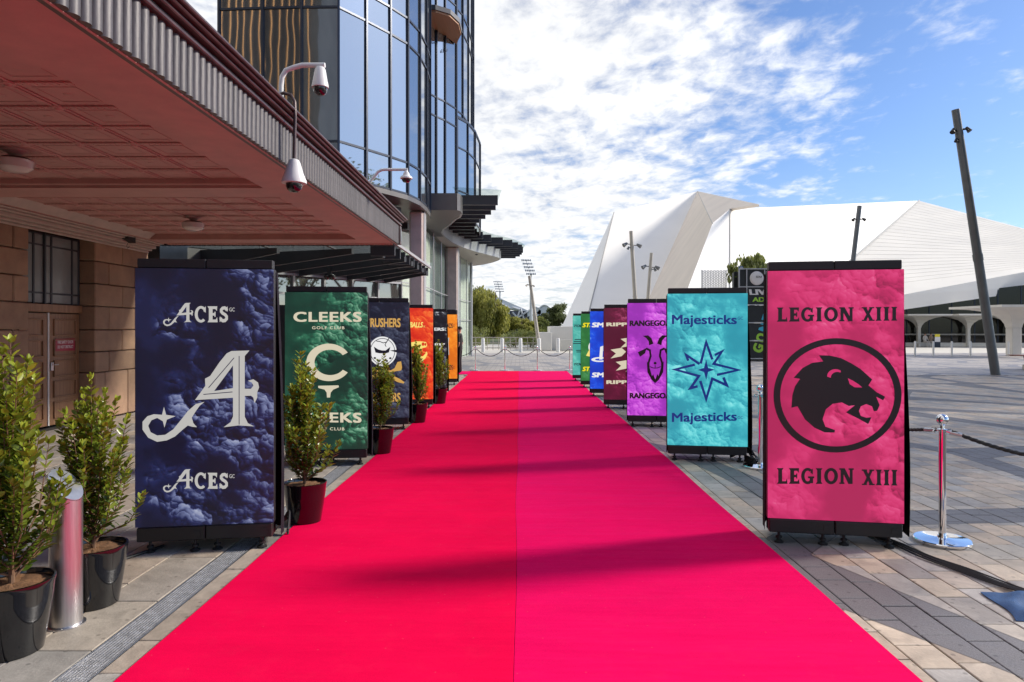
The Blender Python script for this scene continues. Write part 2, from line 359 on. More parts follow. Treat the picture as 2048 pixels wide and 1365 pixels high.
# ------------------------------------------------------------------ ground, paving, carpet
def paving_mat(name, light, dark, brick=False, bands=True):
    m, nt, b, out = new_mat(name); N = nt.nodes.new; L = nt.links.new
    ge = N('ShaderNodeNewGeometry'); P = ge.outputs['Position']
    def ma(op, a, c=None, clamp=False):
        n = N('ShaderNodeMath'); n.operation = op; n.use_clamp = clamp
        for i, v in enumerate((a, c)):
            if v is None: continue
            if isinstance(v, (int, float)): n.inputs[i].default_value = v
            else: L(v, n.inputs[i])
        return n.outputs[0]
    n1 = N('ShaderNodeTexNoise'); L(P, n1.inputs['Vector']); n1.inputs['Scale'].default_value = 7; n1.inputs['Detail'].default_value = 9; n1.inputs['Roughness'].default_value = .68
    n1.inputs['Distortion'].default_value = .6
    rp = N('ShaderNodeValToRGB'); L(n1.outputs[0], rp.inputs[0]); rp.color_ramp.elements[0].position = .28; rp.color_ramp.elements[1].position = .72
    rp.color_ramp.elements[0].color = rgb(*[x * .68 for x in light]); rp.color_ramp.elements[1].color = rgb(*[min(1, x * 1.18) for x in light])
    colr = rp.outputs[0]
    if brick:
        mp = N('ShaderNodeMapping'); L(P, mp.inputs[0]); mp.inputs['Rotation'].default_value = (0, 0, R(90))
        bt = N('ShaderNodeTexBrick'); L(mp.outputs[0], bt.inputs[0]); bt.inputs['Scale'].default_value = 1.0
        bt.inputs['Brick Width'].default_value = .3; bt.inputs['Row Height'].default_value = .2; bt.inputs['Mortar Size'].default_value = .006
        bt.inputs['Color1'].default_value = rgb(.78, .78, .80); bt.inputs['Color2'].default_value = rgb(1.15, 1.12, 1.08); bt.inputs['Mortar'].default_value = rgb(.4, .4, .4)
        vm = N('ShaderNodeVectorMath'); vm.operation = 'MULTIPLY'; L(colr, vm.inputs[0]); L(bt.outputs[0], vm.inputs[1]); colr = vm.outputs[0]
    else:
        at_ = N('ShaderNodeAttribute'); at_.attribute_name = 'tone'
        vm = N('ShaderNodeVectorMath'); vm.operation = 'MULTIPLY'; L(colr, vm.inputs[0]); L(at_.outputs['Color'], vm.inputs[1]); colr = vm.outputs[0]
    if bands:   # curving ribbons of darker basalt between lobes of pale stone
        mp2 = N('ShaderNodeMapping'); L(P, mp2.inputs[0]); mp2.inputs['Location'].default_value = (.62, .35, 0); mp2.inputs['Scale'].default_value = (1, .8, 0)
        ds = []
        for ft in ('F1', 'F2'):
            v = N('ShaderNodeTexVoronoi'); v.feature = ft; v.voronoi_dimensions = '2D'; v.inputs['Scale'].default_value = .36; L(mp2.outputs[0], v.inputs['Vector']); ds.append(v.outputs['Distance'])
        df = ma('SUBTRACT', ds[1], ds[0])
        mr = N('ShaderNodeMapRange'); L(df, mr.inputs[0]); mr.inputs[1].default_value = .118; mr.inputs[2].default_value = .124; mr.inputs[3].default_value = 1; mr.inputs[4].default_value = 0
        n3 = N('ShaderNodeTexNoise'); L(P, n3.inputs['Vector']); n3.inputs['Scale'].default_value = 160; n3.inputs['Detail'].default_value = 3
        r3 = N('ShaderNodeValToRGB'); L(n3.outputs[0], r3.inputs[0]); r3.color_ramp.elements[0].position = .35; r3.color_ramp.elements[1].position = .7
        r3.color_ramp.elements[0].color = rgb(*[x * .8 for x in dark]); r3.color_ramp.elements[1].color = rgb(*[x * 1.3 for x in dark])
        mx = N('ShaderNodeMix'); mx.data_type = 'RGBA'; L(mr.outputs[0], mx.inputs[0]); L(colr, mx.inputs[6]); L(r3.outputs[0], mx.inputs[7]); colr = mx.outputs[2]
        # thin dark cut joint along the ribbon's edge
        jt = N('ShaderNodeMapRange'); L(ma('ABSOLUTE', ma('SUBTRACT', df, .121)), jt.inputs[0]); jt.inputs[1].default_value = .002; jt.inputs[2].default_value = .005; jt.inputs[3].default_value = .45; jt.inputs[4].default_value = 1
        vj = N('ShaderNodeVectorMath'); vj.operation = 'SCALE'; L(colr, vj.inputs[0]); L(jt.outputs[0], vj.inputs[3]); colr = vj.outputs[0]
    # old gum and drip spots
    gv_ = N('ShaderNodeTexVoronoi'); gv_.voronoi_dimensions = '2D'; L(P, gv_.inputs['Vector']); gv_.inputs['Scale'].default_value = 5.5
    gm = N('ShaderNodeMapRange'); L(gv_.outputs['Distance'], gm.inputs[0]); gm.inputs[1].default_value = .045; gm.inputs[2].default_value = .075; gm.inputs[3].default_value = .62; gm.inputs[4].default_value = 1.0
    vg = N('ShaderNodeVectorMath'); vg.operation = 'SCALE'; L(colr, vg.inputs[0]); L(gm.outputs[0], vg.inputs[3]); colr = vg.outputs[0]
    # scuffs and spots
    sp_ = N('ShaderNodeTexNoise'); L(P, sp_.inputs['Vector']); sp_.inputs['Scale'].default_value = 1.3; sp_.inputs['Detail'].default_value = 6
    sm = N('ShaderNodeMapRange'); L(sp_.outputs[0], sm.inputs[0]); sm.inputs[1].default_value = .3; sm.inputs[2].default_value = .7; sm.inputs[3].default_value = .82; sm.inputs[4].default_value = 1.12
    vs_ = N('ShaderNodeVectorMath'); vs_.operation = 'SCALE'; L(colr, vs_.inputs[0]); L(sm.outputs[0], vs_.inputs[3]); colr = vs_.outputs[0]
    L(colr, b.inputs['Base Color'])
    rr = N('ShaderNodeMapRange'); L(n1.outputs[0], rr.inputs[0]); rr.inputs[3].default_value = .42; rr.inputs[4].default_value = .75; L(rr.outputs[0], b.inputs['Roughness'])
    n2 = N('ShaderNodeTexNoise'); L(P, n2.inputs['Vector']); n2.inputs['Scale'].default_value = 60; n2.inputs['Detail'].default_value = 6
    bp = N('ShaderNodeBump'); bp.inputs['Strength'].default_value = .35; bp.inputs['Distance'].default_value = .006; L(n2.outputs[0], bp.inputs['Height']); L(bp.outputs[0], b.inputs['Normal'])
    return m
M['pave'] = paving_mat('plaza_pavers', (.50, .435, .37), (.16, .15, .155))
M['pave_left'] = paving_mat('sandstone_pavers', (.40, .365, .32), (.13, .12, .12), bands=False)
M['pave_far'] = paving_mat('plaza_far_paving', (.40, .37, .36), (.20, .20, .225), brick=True)
M['joint'] = pmat('dark_joint_bed', (.055, .05, .045), .95, var=.3, scale=30)
M['pale_ground'] = pmat('pale_paving', (.52, .49, .44), .8, var=.06, scale=.5)

ground = MB().add([(-1500, -400, -.035), (1500, -400, -.035), (1500, 2500, -.035), (-1500, 2500, -.035)], [(0, 1, 2, 3)]).build('ground', M['joint'])
tag(ground, kind='structure')
far = MB().add([(-7, 24.0, -.004), (60, 24.0, -.004), (60, 47.0, -.004), (-7, 47.0, -.004), (1.83, 24, -.004)], [(0, 4, 1, 2, 3)]).build('plaza_paving', M['pave_far'])
tag(far, kind='structure')
side = MB().add([(19, -6, -.004), (60, -6, -.004), (60, 23.99, -.004), (19, 23.99, -.004)], [(0, 1, 2, 3)]).build('plaza_paving', M['pave_far'])
tag(side, kind='structure')
tag(MB().add([(-40, 47, -.006), (90, 47, -.006), (90, 75, -.006), (-40, 75, -.006)], [(0, 1, 2, 3)]).build('pavement', M['pale_ground']), kind='structure')
M['lawn'] = pmat('parkland', (.07, .09, .03), .95, var=.3, scale=.2)
tag(MB().add([(-600, 75, -.01), (700, 75, -.01), (700, 900, -.01), (-600, 900, -.01)], [(0, 1, 2, 3)]).build('lawn', M['lawn']), kind='structure')

GX0, GX1 = -2.125, -1.965           # drain channel
pav = []                             # (x0,x1,y0,y1,kind)
def courses(x0, x1, w, l, ylo, yhi, kind, lim):
    x = x0
    while x < x1 - .03:
        xa, xb = x, min(x + w, x1)
        y = ylo - random.random() * l
        while y < yhi:
            ll = l * random.choice((1, 1, 1, .8, 1.25)); ya, yb = y, y + ll; y = yb
            if lim(xa, xb, ya, yb): pav.append((xa + .0035, xb - .0035, ya + .0035, yb - .0035, kind))
        x = xb
courses(1.70, 19.0, .2, .3, 1.6, 24.0, 0, lambda xa, xb, ya, yb: xa < .80 * yb + .9 and yb < 24.0)
courses(GX1, -1.60, .19, .42, 1.6, 24.0, 1, lambda xa, xb, ya, yb: yb < 24.0)
courses(-7.46, GX0, .333, .62, 1.6, 24.0, 1, lambda xa, xb, ya, yb: xb > -.80 * yb - 1 and yb < 24 and not (ya > 16.5 and xb < -5.8))
courses(GX0, GX1, .16, .42, 12.0, 24.0, 1, lambda xa, xb, ya, yb: ya >= 12.0)
def paver_geo(mb, p, tones):
    x0, x1, y0, y1, k = p; dz = random.uniform(-.0015, .0015); c = .0045; zt = dz
    mb.add([(x0, y0, -.03), (x1, y0, -.03), (x1, y1, -.03), (x0, y1, -.03), (x0, y0, zt - c * .6), (x1, y0, zt - c * .6), (x1, y1, zt - c * .6), (x0, y1, zt - c * .6),
            (x0 + c, y0 + c, zt), (x1 - c, y0 + c, zt), (x1 - c, y1 - c, zt), (x0 + c, y1 - c, zt)],
           [(0, 1, 5, 4), (1, 2, 6, 5), (2, 3, 7, 6), (3, 0, 4, 7), (4, 5, 9, 8), (5, 6, 10, 9), (6, 7, 11, 10), (7, 4, 8, 11), (8, 9, 10, 11)])
    t = random.choice(((1, 1, 1), (1.06, 1.0, .94), (.86, .90, .97), (.76, .77, .81), (1.14, 1.06, .96), (1.06, .95, .85)))
    f = random.uniform(.86, 1.1); tones += [(t[0] * f, t[1] * f, t[2] * f)] * 9
def finish_pav(mb, tones, name, mat, parent):
    me = bpy.data.meshes.new(name); me.from_pydata(mb.v, [], mb.f); me.materials.append(mat)
    at_ = me.attributes.new('tone', 'FLOAT_COLOR', 'FACE')
    for i, t in enumerate(tones): at_.data[i].color = (t[0], t[1], t[2], 1)
    me.update(); return link(name, me, parent)
def in_view(p):
    x, y = (p[0] + p[1]) / 2, (p[2] + p[3]) / 2
    if y < 2.95: return False
    q = 1039 + x / y * 1365
    return -40 < q < 2090 and (x > 1.8 or x < -1.8) and not (x < GX0 and y < 3.3 and q < -20)
near = sorted([p for p in pav if in_view(p)], key=lambda p: (p[2] + p[3]) / 2 + .15 * abs(p[0]))
big = [p for p in near if p[4] == 1][:120] + [p for p in near if p[4] == 0][:178]
bigset = set(big)
for p in big:
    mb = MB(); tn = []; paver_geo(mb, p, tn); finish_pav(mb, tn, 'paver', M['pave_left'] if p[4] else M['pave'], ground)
for k, mt in ((0, M['pave']), (1, M['pave_left'])):
    mb = MB(); tn = []
    for p in pav:
        if p[4] == k and p not in bigset: paver_geo(mb, p, tn)
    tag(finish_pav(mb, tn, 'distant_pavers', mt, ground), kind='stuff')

# drain channel with a long bar grating
M['steel_satin0'] = pmat('worn_grate_steel', (.50, .50, .52), .45, .6, var=.3, scale=20)
dg = empty('drain_grate', (-2.045, 7, 0), label='long narrow steel drain grating let into the pale stone paving', cat='drain grate')
MB().box(GX0, GX1, 1.6, 12.0, -.034, -.028).build('channel', M['rubber'], dg, world=True)
for xa in (GX0, GX1 - .006): MB().bbox(xa, xa + .006, 1.6, 12.0, -.028, .001, .001).build('frame', M['steel_dark'], dg, world=True)
mb = MB()
nb = 9
for i in range(nb):
    x = GX0 + .012 + i * (GX1 - GX0 - .024) / (nb - 1); mb.box(x - .0026, x + .0026, 1.6, 12.0, -.02, 0)
y = 1.7
while y < 12:
    mb.box(GX0 + .006, GX1 - .006, y, y + .004, -.018, -.004); y += .06
tag(mb.build('bars', M['steel_satin0'], dg, world=True), kind='stuff')

def carpet_mat(name, c, sheen=.07):
    m, nt, b, out = new_mat(name); N = nt.nodes.new; L = nt.links.new
    ge = N('ShaderNodeNewGeometry')
    n = N('ShaderNodeTexNoise'); L(ge.outputs['Position'], n.inputs['Vector']); n.inputs['Scale'].default_value = 1.6; n.inputs['Detail'].default_value = 8; n.inputs['Roughness'].default_value = .7
    f = N('ShaderNodeTexNoise'); L(ge.outputs['Position'], f.inputs['Vector']); f.inputs['Scale'].default_value = 260; f.inputs['Detail'].default_value = 2
    a = N('ShaderNodeMapRange'); L(n.outputs[0], a.inputs[0]); a.inputs[1].default_value = .3; a.inputs[2].default_value = .7; a.inputs[3].default_value = .93; a.inputs[4].default_value = 1.05
    a2 = N('ShaderNodeMapRange'); L(f.outputs[0], a2.inputs[0]); a2.inputs[1].default_value = .3; a2.inputs[2].default_value = .7; a2.inputs[3].default_value = .88; a2.inputs[4].default_value = 1.08
    mu = N('ShaderNodeMath'); mu.operation = 'MULTIPLY'; L(a.outputs[0], mu.inputs[0]); L(a2.outputs[0], mu.inputs[1])
    vm = N('ShaderNodeVectorMath'); vm.operation = 'SCALE'; vm.inputs[0].default_value = c; L(mu.outputs[0], vm.inputs[3]); L(vm.outputs[0], b.inputs['Base Color'])
    b.inputs['Roughness'].default_value = .95; b.inputs['Specular IOR Level'].default_value = .02
    b.inputs['Sheen Weight'].default_value = sheen; b.inputs['Sheen Roughness'].default_value = .35; b.inputs['Sheen Tint'].default_value = rgb(1, .05, .45)
    # lint, dusty tread marks and shallow ripples across the roll
    lt = N('ShaderNodeTexVoronoi'); lt.voronoi_dimensions = '2D'; L(ge.outputs['Position'], lt.inputs['Vector']); lt.inputs['Scale'].default_value = 3.2
    lm = N('ShaderNodeMapRange'); L(lt.outputs['Distance'], lm.inputs[0]); lm.inputs[1].default_value = .010; lm.inputs[2].default_value = .016; lm.inputs[3].default_value = .35; lm.inputs[4].default_value = 0
    dn = N('ShaderNodeTexNoise'); L(ge.outputs['Position'], dn.inputs['Vector']); dn.inputs['Scale'].default_value = 5.5; dn.inputs['Detail'].default_value = 7; dn.inputs['Roughness'].default_value = .75
    dm = N('ShaderNodeMapRange'); L(dn.outputs[0], dm.inputs[0]); dm.inputs[1].default_value = .52; dm.inputs[2].default_value = .75; dm.inputs[3].default_value = 0; dm.inputs[4].default_value = .035
    mxm = N('ShaderNodeMath'); mxm.operation = 'MAXIMUM'; L(lm.outputs[0], mxm.inputs[0]); L(dm.outputs[0], mxm.inputs[1])
    mc = N('ShaderNodeMix'); mc.data_type = 'RGBA'; L(mxm.outputs[0], mc.inputs[0]); L(vm.outputs[0], mc.inputs[6]); mc.inputs[7].default_value = rgb(.85, .10, .16); L(mc.outputs[2], b.inputs['Base Color'])
    mpr = N('ShaderNodeMapping'); L(ge.outputs['Position'], mpr.inputs[0]); mpr.inputs['Scale'].default_value = (.35, 2.2, 1)
    rn = N('ShaderNodeTexNoise'); L(mpr.outputs[0], rn.inputs['Vector']); rn.inputs['Scale'].default_value = 1.6; rn.inputs['Detail'].default_value = 3
    b2 = N('ShaderNodeBump'); b2.inputs['Strength'].default_value = .55; b2.inputs['Distance'].default_value = .05; L(rn.outputs[0], b2.inputs['Height'])
    bp = N('ShaderNodeBump'); bp.inputs['Strength'].default_value = .4; bp.inputs['Distance'].default_value = .003; L(f.outputs[0], bp.inputs['Height']); L(b2.outputs[0], bp.inputs['Normal']); L(bp.outputs[0], b.inputs['Normal'])
    return m
M['carpet_l'] = carpet_mat('red_carpet_pile', (.84, .002, .060)); M['carpet_r'] = carpet_mat('red_carpet_pile_lighter', (.84, .002, .095), .30)
cp = empty('red_carpet', (0, 12, 0), label='long bright red carpet running between two rows of glowing screens', cat='carpet')
def strip(x0, x1, y0, y1, mat, z=.004, t=.007):
    mb = MB(); n = max(2, int((y1 - y0) / .25)); rows = []
    for i in range(n + 1):
        y = y0 + (y1 - y0) * i / n; w = .007 * math.sin(y * 1.7) + .004 * math.sin(y * .6 + 1)
        rows.append([(x0 + w, y, 0.001), (x0 + w, y, z + t - .001), (x0 + w + .002, y, z + t), (x1 + w - .002, y, z + t), (x1 + w, y, z + t - .001), (x1 + w, y, .001)])
    V = [p for r in rows for p in r]; F = []
    for i in range(n):
        for k in range(5): F.append((i * 6 + k, i * 6 + k + 1, (i + 1) * 6 + k + 1, (i + 1) * 6 + k))
    F.append((0, 1, 2, 3, 4, 5)); F.append(tuple(n * 6 + k for k in range(6)))
    return mb.add(V, F).build('carpet_strip', mat, cp, world=True)
strip(-1.83, -.0244, -1.0, 26.3, M['carpet_l'])
strip(-.0225, 1.83, -1.0, 4.9275, M['carpet_r'], t=.0065)
strip(-.0225, 1.83, 4.93, 26.3, M['carpet_r'])
sp2 = MB().bbox(-2.35, -1.836, 24.4, 26.28, .001, .011, .003).build('carpet_strip', M['carpet_r'], cp, world=True)

# ------------------------------------------------------------------ LED screens
_tc = {}
def text_geo(s, bold=.02, shear=0.0, space=1.0):
    """lettering outline filled as triangles, normalised to a unit box; returns verts2d, faces"""
    key = (s, bold, shear, space)
    if key in _tc: return _tc[key]
    c = bpy.data.curves.new('lettering', 'FONT'); c.body = s; c.shear = shear; c.resolution_u = 4; c.space_character = space
    o = bpy.data.objects.new('lettering', c); col.objects.link(o)
    dg_ = bpy.context.evaluated_depsgraph_get(); me = bpy.data.meshes.new_from_object(o.evaluated_get(dg_))
    V0 = [(v.co.x, v.co.y) for v in me.vertices]; F0 = [tuple(p.vertices) for p in me.polygons]
    bpy.data.objects.remove(o); bpy.data.curves.remove(c); bpy.data.meshes.remove(me)
    V, F = [], []        # weight is built up from shifted copies, each on its own hair-thin layer
    sh = [(0, 0)] if bold < .008 else [(0, 0)] + [(bold * k, bold * q) for k in (-1, 1) for q in (-.6, .6)] + [(bold, 0), (-bold, 0)]
    for li, (dx, dy) in enumerate(sh):
        o_ = len(V); V += [(x + dx, y + dy, li) for x, y in V0]; F += [tuple(a + o_ for a in f) for f in F0]
    xs = [v[0] for v in V]; ys = [v[1] for v in V]; x0, x1, y0, y1 = min(xs), max(xs), min(ys), max(ys)
    V = [((x - x0) / (x1 - x0), (y - y0) / (y1 - y0), l * .00012) for x, y, l in V]
    _tc[key] = (V, F); return _tc[key]
def arc(cx, cy, rx, ry, a0, a1, n=24): return [(cx + rx * math.cos(R(a0 + (a1 - a0) * i / n)), cy + ry * math.sin(R(a0 + (a1 - a0) * i / n))) for i in range(n + 1)]
def stroke(pts, w):
    """outline polygon of a mitred polyline"""
    L_, R_ = [], []
    for i, p in enumerate(pts):
        p = Vector(p); a = Vector(pts[max(i - 1, 0)]); b = Vector(pts[min(i + 1, len(pts) - 1)])
        d1 = (p - a).normalized() if (p - a).length > 1e-9 else (b - p).normalized(); d2 = (b - p).normalized() if (b - p).length > 1e-9 else d1
        n1 = Vector((-d1.y, d1.x)); n2 = Vector((-d2.y, d2.x)); m_ = (n1 + n2)
        m_ = m_.normalized() if m_.length > 1e-6 else n1
        k = min(3.0, 1 / max(.25, m_.dot(n1))); q = m_ * (w / 2 * k); L_.append(tuple(p + q)); R_.append(tuple(p - q))
    return L_ + R_[::-1]
def rect(x0, x1, y0, y1): return [(x0, y0), (x1, y0), (x1, y1), (x0, y1)]
# slab-serif capitals in a unit cell (x right, y up): lists of polygons
def _stem(x, w=.28): return [rect(x, x + w, 0, 1), [(x - .10, 0), (x + w + .10, 0), (x + w, .14), (x, .14)], [(x - .10, 1), (x, .86), (x + w, .86), (x + w + .10, 1)]]
SERIF = {
 'L': (.78, _stem(.12) + [rect(.2, .72, 0, .17), [(.6, 0), (.78, 0), (.74, .36), (.66, .17)]]),
 'E': (.80, _stem(.12) + [rect(.2, .70, 0, .17), rect(.2, .70, .83, 1), rect(.2, .60, .42, .58), [(.56, 0), (.78, 0), (.74, .32), (.64, .17)], [(.60, .83), (.72, .70), (.75, 1), (.56, 1)], rect(.54, .62, .34, .66)]),
 'G': (.95, [arc(.48, .5, .46, .52, 50, 318, 26) + arc(.48, .5, .22, .34, 318, 50, 20), rect(.62, .86, .04, .46), rect(.50, .94, .36, .48), [(.66, .72), (.84, .60), (.84, .98), (.74, .90)]]),
 'C': (.88, [arc(.48, .5, .46, .52, 48, 312, 26) + arc(.48, .5, .24, .36, 312, 48, 20), [(.66, .70), (.84, .60), (.84, 1.0), (.72, .90)]]),
 'I': (.52, _stem(.12)),
 'O': (1.0, [arc(.5, .5, .48, .52, 0, 359.9, 36) + arc(.5, .5, .23, .33, 359.9, 0, 30)]),
 'N': (1.0, [rect(.09, .30, 0, 1), rect(.72, .92, 0, 1), [(.09, 1), (.38, 1), (.92, 0), (.63, 0)], rect(.0, .36, 0, .10), rect(.0, .2, .9, 1), rect(.64, 1.0, .9, 1)]),
 'X': (.98, [[(.06, 1), (.34, 1), (.92, 0), (.64, 0)], [(.66, 1), (.88, 1), (.34, 0), (.10, 0)], rect(0, .42, .91, 1), rect(.58, .96, .91, 1), rect(.02, .40, 0, .09), rect(.56, 1.0, 0, .09)]),
 'S': (.74, [stroke([(.60, .74), (.56, .84), (.44, .90), (.28, .88), (.18, .78), (.18, .67), (.28, .57), (.48, .47), (.58, .36), (.58, .22), (.46, .11), (.30, .09), (.17, .16), (.12, .27)], .20), [(.58, .68), (.66, .68), (.66, 1.0), (.58, .92)], [(.06, 0), (.14, .08), (.14, .34), (.06, .34)]]),
 ' ': (.42, []),
}
def serif_polys(s, gap=.07):
    out = []; x = 0
    for ch in s:
        w, ps = SERIF[ch]
        for p in ps: out.append([(a + x, b) for a, b in p])
        x += w + gap
    x -= gap
    return [[(a / x, b) for a, b in p] for p in out]
SW, SH, SZ = .95, 1.85, .19
class Marks:
    """flat marks on a screen; coordinates given as a box on some sheet whose corners are the screen's corners"""
    def __init__(s, box): s.box = box; s.items = []
    def uv(s, p):
        xl, xr, ytl, ytr, ybl, ybr = s.box; u = (p[0] - xl) / (xr - xl)
        yt = ytl + (ytr - ytl) * u; yb = ybl + (ybr - ybl) * u; return (u, (yb - p[1]) / (yb - yt))
    def pl(s, name, mat, pts, holes=()): s.items.append((name, mat, [s.uv(p) for p in pts], [[s.uv(p) for p in h] for h in holes], None))
    def st(s, name, mat, pts, w): s.pl(name, mat, stroke(pts, w))
    def tx(s, mat, word, x0, x1, y0, y1, bold=.02, shear=0, space=1.0, skew=0.0):
        V, F = text_geo(word, bold, shear, space)
        s.items.append(('lettering%d' % len(s.items), mat, [(*s.uv((x0 + (x1 - x0) * a, y1 + (y0 - y1) * b + skew * a)), l) for a, b, l in V], None, F))
    def sf(s, mat, word, x0, x1, y0, y1, skew=0.0):
        nm = 'lettering%d' % len(s.items)
        for p in serif_polys(word): s.pl(nm, mat, [(x0 + (x1 - x0) * a, y1 + (y0 - y1) * b + skew * a) for a, b in p])
FOOT = None
def led_screen(loc, rz, led, marks, label, cap_h=.07):
    right_row = loc[0] > 0
    global FOOT
    e = empty('led_screen', (loc[0], loc[1], 0), R(rz), label, 'led screen', 'freestanding screens lining the carpet')
    W2 = SW / 2
    MB().bbox(-W2, W2, -.035, .045, SZ - .002, SZ + SH + .002, .003).build('cabinet', M['black'], e)
    MB().box(-W2 + .002, W2 - .002, -.041, -.0355, SZ, SZ + SH).build('screen_face', led, e)
    for sx in (-1, 1):
        a, b = sorted((sx * .003, sx * (W2 - .012)))
        MB().bbox(a, b, -.03, .05, SZ + SH + .004, SZ + SH + cap_h, .004).build('top_cap', M['black'], e)
        mb = MB().bbox(a, b, -.045, .08, .085, SZ - .004, .006)
        bp = mb.build('base_panel', M['black'], e)
        MB().box(b - .075, b - .03, -.049, -.046, .115, .15).build('socket', M['rubber'], bp)
    if FOOT is None:
        FOOT = MB().lathe([(.034, 0), (.036, .012), (.02, .018), (.012, .03), (.024, .034), (.024, .048), (.011, .05), (.011, .086)], 12).mesh('foot', M['rubber'], True)
    for x in (-.385, -.075, .075, .385):
        f = link('foot', FOOT, e); f.location = (x, -.005 + random.uniform(-.02, .02), 0)
    # black drape over the back, bulging and folded
    mb = MB(); nz, nr = 14, 44; rnd = random.Random(int(loc[1] * 100))
    ph = [rnd.uniform(0, 6.28) for _ in range(4)]
    for i in range(nz + 1):
        t = i / nz; z = .075 + (SZ + SH - .09) * t
        sag = math.sin(math.pi * min(1, (1 - t) * 1.15)) if t > .13 else .75
        bul = (.070 if right_row else .045) * math.sin(math.pi * min(1, .28 + .72 * t)) ** .8 * (1 - t) ** .35 + .004; dep = .13 + .20 * (1 - t) ** .8
        for k in range(nr):
            s_ = k / (nr - 1); ang = math.pi * s_
            cx = -math.cos(ang); sy = math.sin(ang)
            x = (W2 + (bul if cx > 0 else .004)) * (abs(cx) ** .45) * (1 if cx > 0 else -1); y = .03 + dep * (sy ** .6)
            fo = .010 * (1 - .6 * t) * math.sin(s_ * 46 + ph[0] + .8 * math.sin(t * 3 + ph[1])) + .008 * math.sin(s_ * 19 + t * 4 + ph[2])
            mb.v.append((x * (1 + fo * .8), y + fo, z))
    for i in range(nz):
        for k in range(nr - 1): mb.f.append((i * nr + k, i * nr + k + 1, (i + 1) * nr + k + 1, (i + 1) * nr + k)); mb.mi.append(0)
    mb.build('back_drape', M['drape'], e, smooth=True)
    # image content: flat marks a hair in front of the panel
    groups = {}
    for n, (name, mat, pts, holes, faces) in enumerate(marks.items if marks else []):
        g = groups.setdefault((name, mat.name), (MB(), mat)); y = -.0416 - .00006 * n
        P3 = [((p[0] - .5) * (SW - .004), y - (p[2] if len(p) > 2 else 0), SZ + p[1] * SH) for p in pts]
        if faces is not None: g[0].add(P3, faces)
        else:
            g[0].poly(P3, [[((p[0] - .5) * (SW - .004), y, SZ + p[1] * SH) for p in h] for h in holes])
    for (name, _), (mb, mat) in groups.items(): mb.build(name.rstrip('0123456789'), mat, e)
    return e
def ink(n, r, g, b, s=1.0): return emit_mat('ink_' + n, sr(r, g, b), s)
I_cream = ink('cream', 215, 205, 180); I_grey = ink('pale_grey', 188, 186, 182); I_white = ink('white', 235, 235, 235); I_black = ink('black', 18, 8, 14)
I_navy = ink('navy', 12, 42, 120); I_gold = ink('gold', 205, 160, 85); I_yellow = ink('yellow', 245, 225, 20); I_pale_y = ink('pale_yellow', 250, 225, 120)
I_pink = ink('pink', 205, 40, 105); I_dblue = ink('dark_blue', 24, 26, 60); I_coal = ink('coal', 20, 22, 34); I_teal = ink('dark_teal', 8, 50, 52); I_orange = ink('dark_orange', 90, 45, 8)

# --- dark blue screen, letter A
K = Marks((-26, 845, -45, -42, 1587, 1538))
stem4 = [(575, 470), (690, 465), (660, 500), (660, 880), (680, 920), (720, 940), (620, 935), (525, 948), (570, 915), (585, 880), (585, 762), (345, 780), (410, 690), (408, 645), (440, 628), (500, 540), (545, 485)]
hole4 = [(585, 560), (465, 722), (585, 702)]
flour = [(660, 705), (700, 705), (715, 685), (705, 665), (680, 655), (715, 645), (745, 665), (752, 695), (740, 725), (740, 760), (722, 795), (715, 760), (700, 748), (660, 750)]
swoosh = [(405, 790), (375, 815), (350, 850), (325, 890), (335, 925), (358, 950), (330, 948), (300, 940), (270, 965), (220, 1010), (170, 1035), (110, 1045), (55, 1020), (20, 970), (20, 920), (50, 885), (90, 872), (140, 875), (152, 825), (165, 875), (225, 882), (170, 905), (155, 955), (145, 915), (110, 895), (75, 910), (55, 945), (70, 985), (110, 1005), (160, 1000), (210, 965), (250, 915), (300, 850), (350, 805)]
def aces_mark(sx, sy, ox, oy):
    T = lambda ps: [(ox + x * sx, oy + y * sy) for x, y in ps]
    K.pl('emblem', I_grey, T(stem4), [T(hole4)]); K.pl('emblem', I_grey, T(flour)); K.pl('emblem', I_grey, T(swoosh))
aces_mark(1, 1, 0, 0)
for pts in ([(624, 500), (624, 930)], [(592, 512), (430, 702)], [(398, 744), (582, 726)]): K.st('inline', I_dblue, pts, 5)
for oy in (0, 1043):
    aces_mark(.255, .255, 142, 52 + oy)
    K.sf(I_grey, 'CES', 342, 558, 192 + oy, 292 + oy, skew=-2); K.tx(I_grey, 'GC', 562, 596, 198 + oy, 222 + oy, .01)
led_screen((-2.275, 4.97), 8.5, led_mat('led_blue_smoke', [(0, (10, 9, 26)), (.28, (16, 18, 48)), (.48, (34, 42, 92)), (.75, (122, 132, 176)), (1, (190, 196, 220))], 1.3, 1.0, s=.8), K,
           'tall screen of dark blue smoke with a large pale ornate letter A')
# --- green screen, letter C
K = Marks((88, 745, 108, 113, 1408, 1385))
for oy, o2 in ((0, 0), (822, 826)):
    K.tx(I_cream, 'CLEEKS', 155, 697, 270 + oy, 352 + oy, .035, space=1.12); K.tx(I_cream, 'GOLF CLUB', 302, 560, 388 + o2, 412 + o2, .02, space=1.25)
K.pl('emblem', I_cream, arc(435, 683, 178, 153, 32, 328, 40) + arc(445, 683, 124, 104, 325, 35, 34))
K.pl('emblem', I_cream, [(350, 875), (512, 870), (516, 885), (470, 905), (450, 930), (445, 970), (420, 970), (418, 930), (400, 905), (352, 893)])
led_screen((-2.275, 8.07), 7, led_mat('led_green_smoke', [(0, (14, 38, 30)), (.28, (22, 66, 50)), (.5, (48, 112, 84)), (.75, (120, 170, 140)), (1, (178, 215, 190))], 4.1, .8), K,
           'tall screen of dark green smoke with a large cream letter C and golf tee')
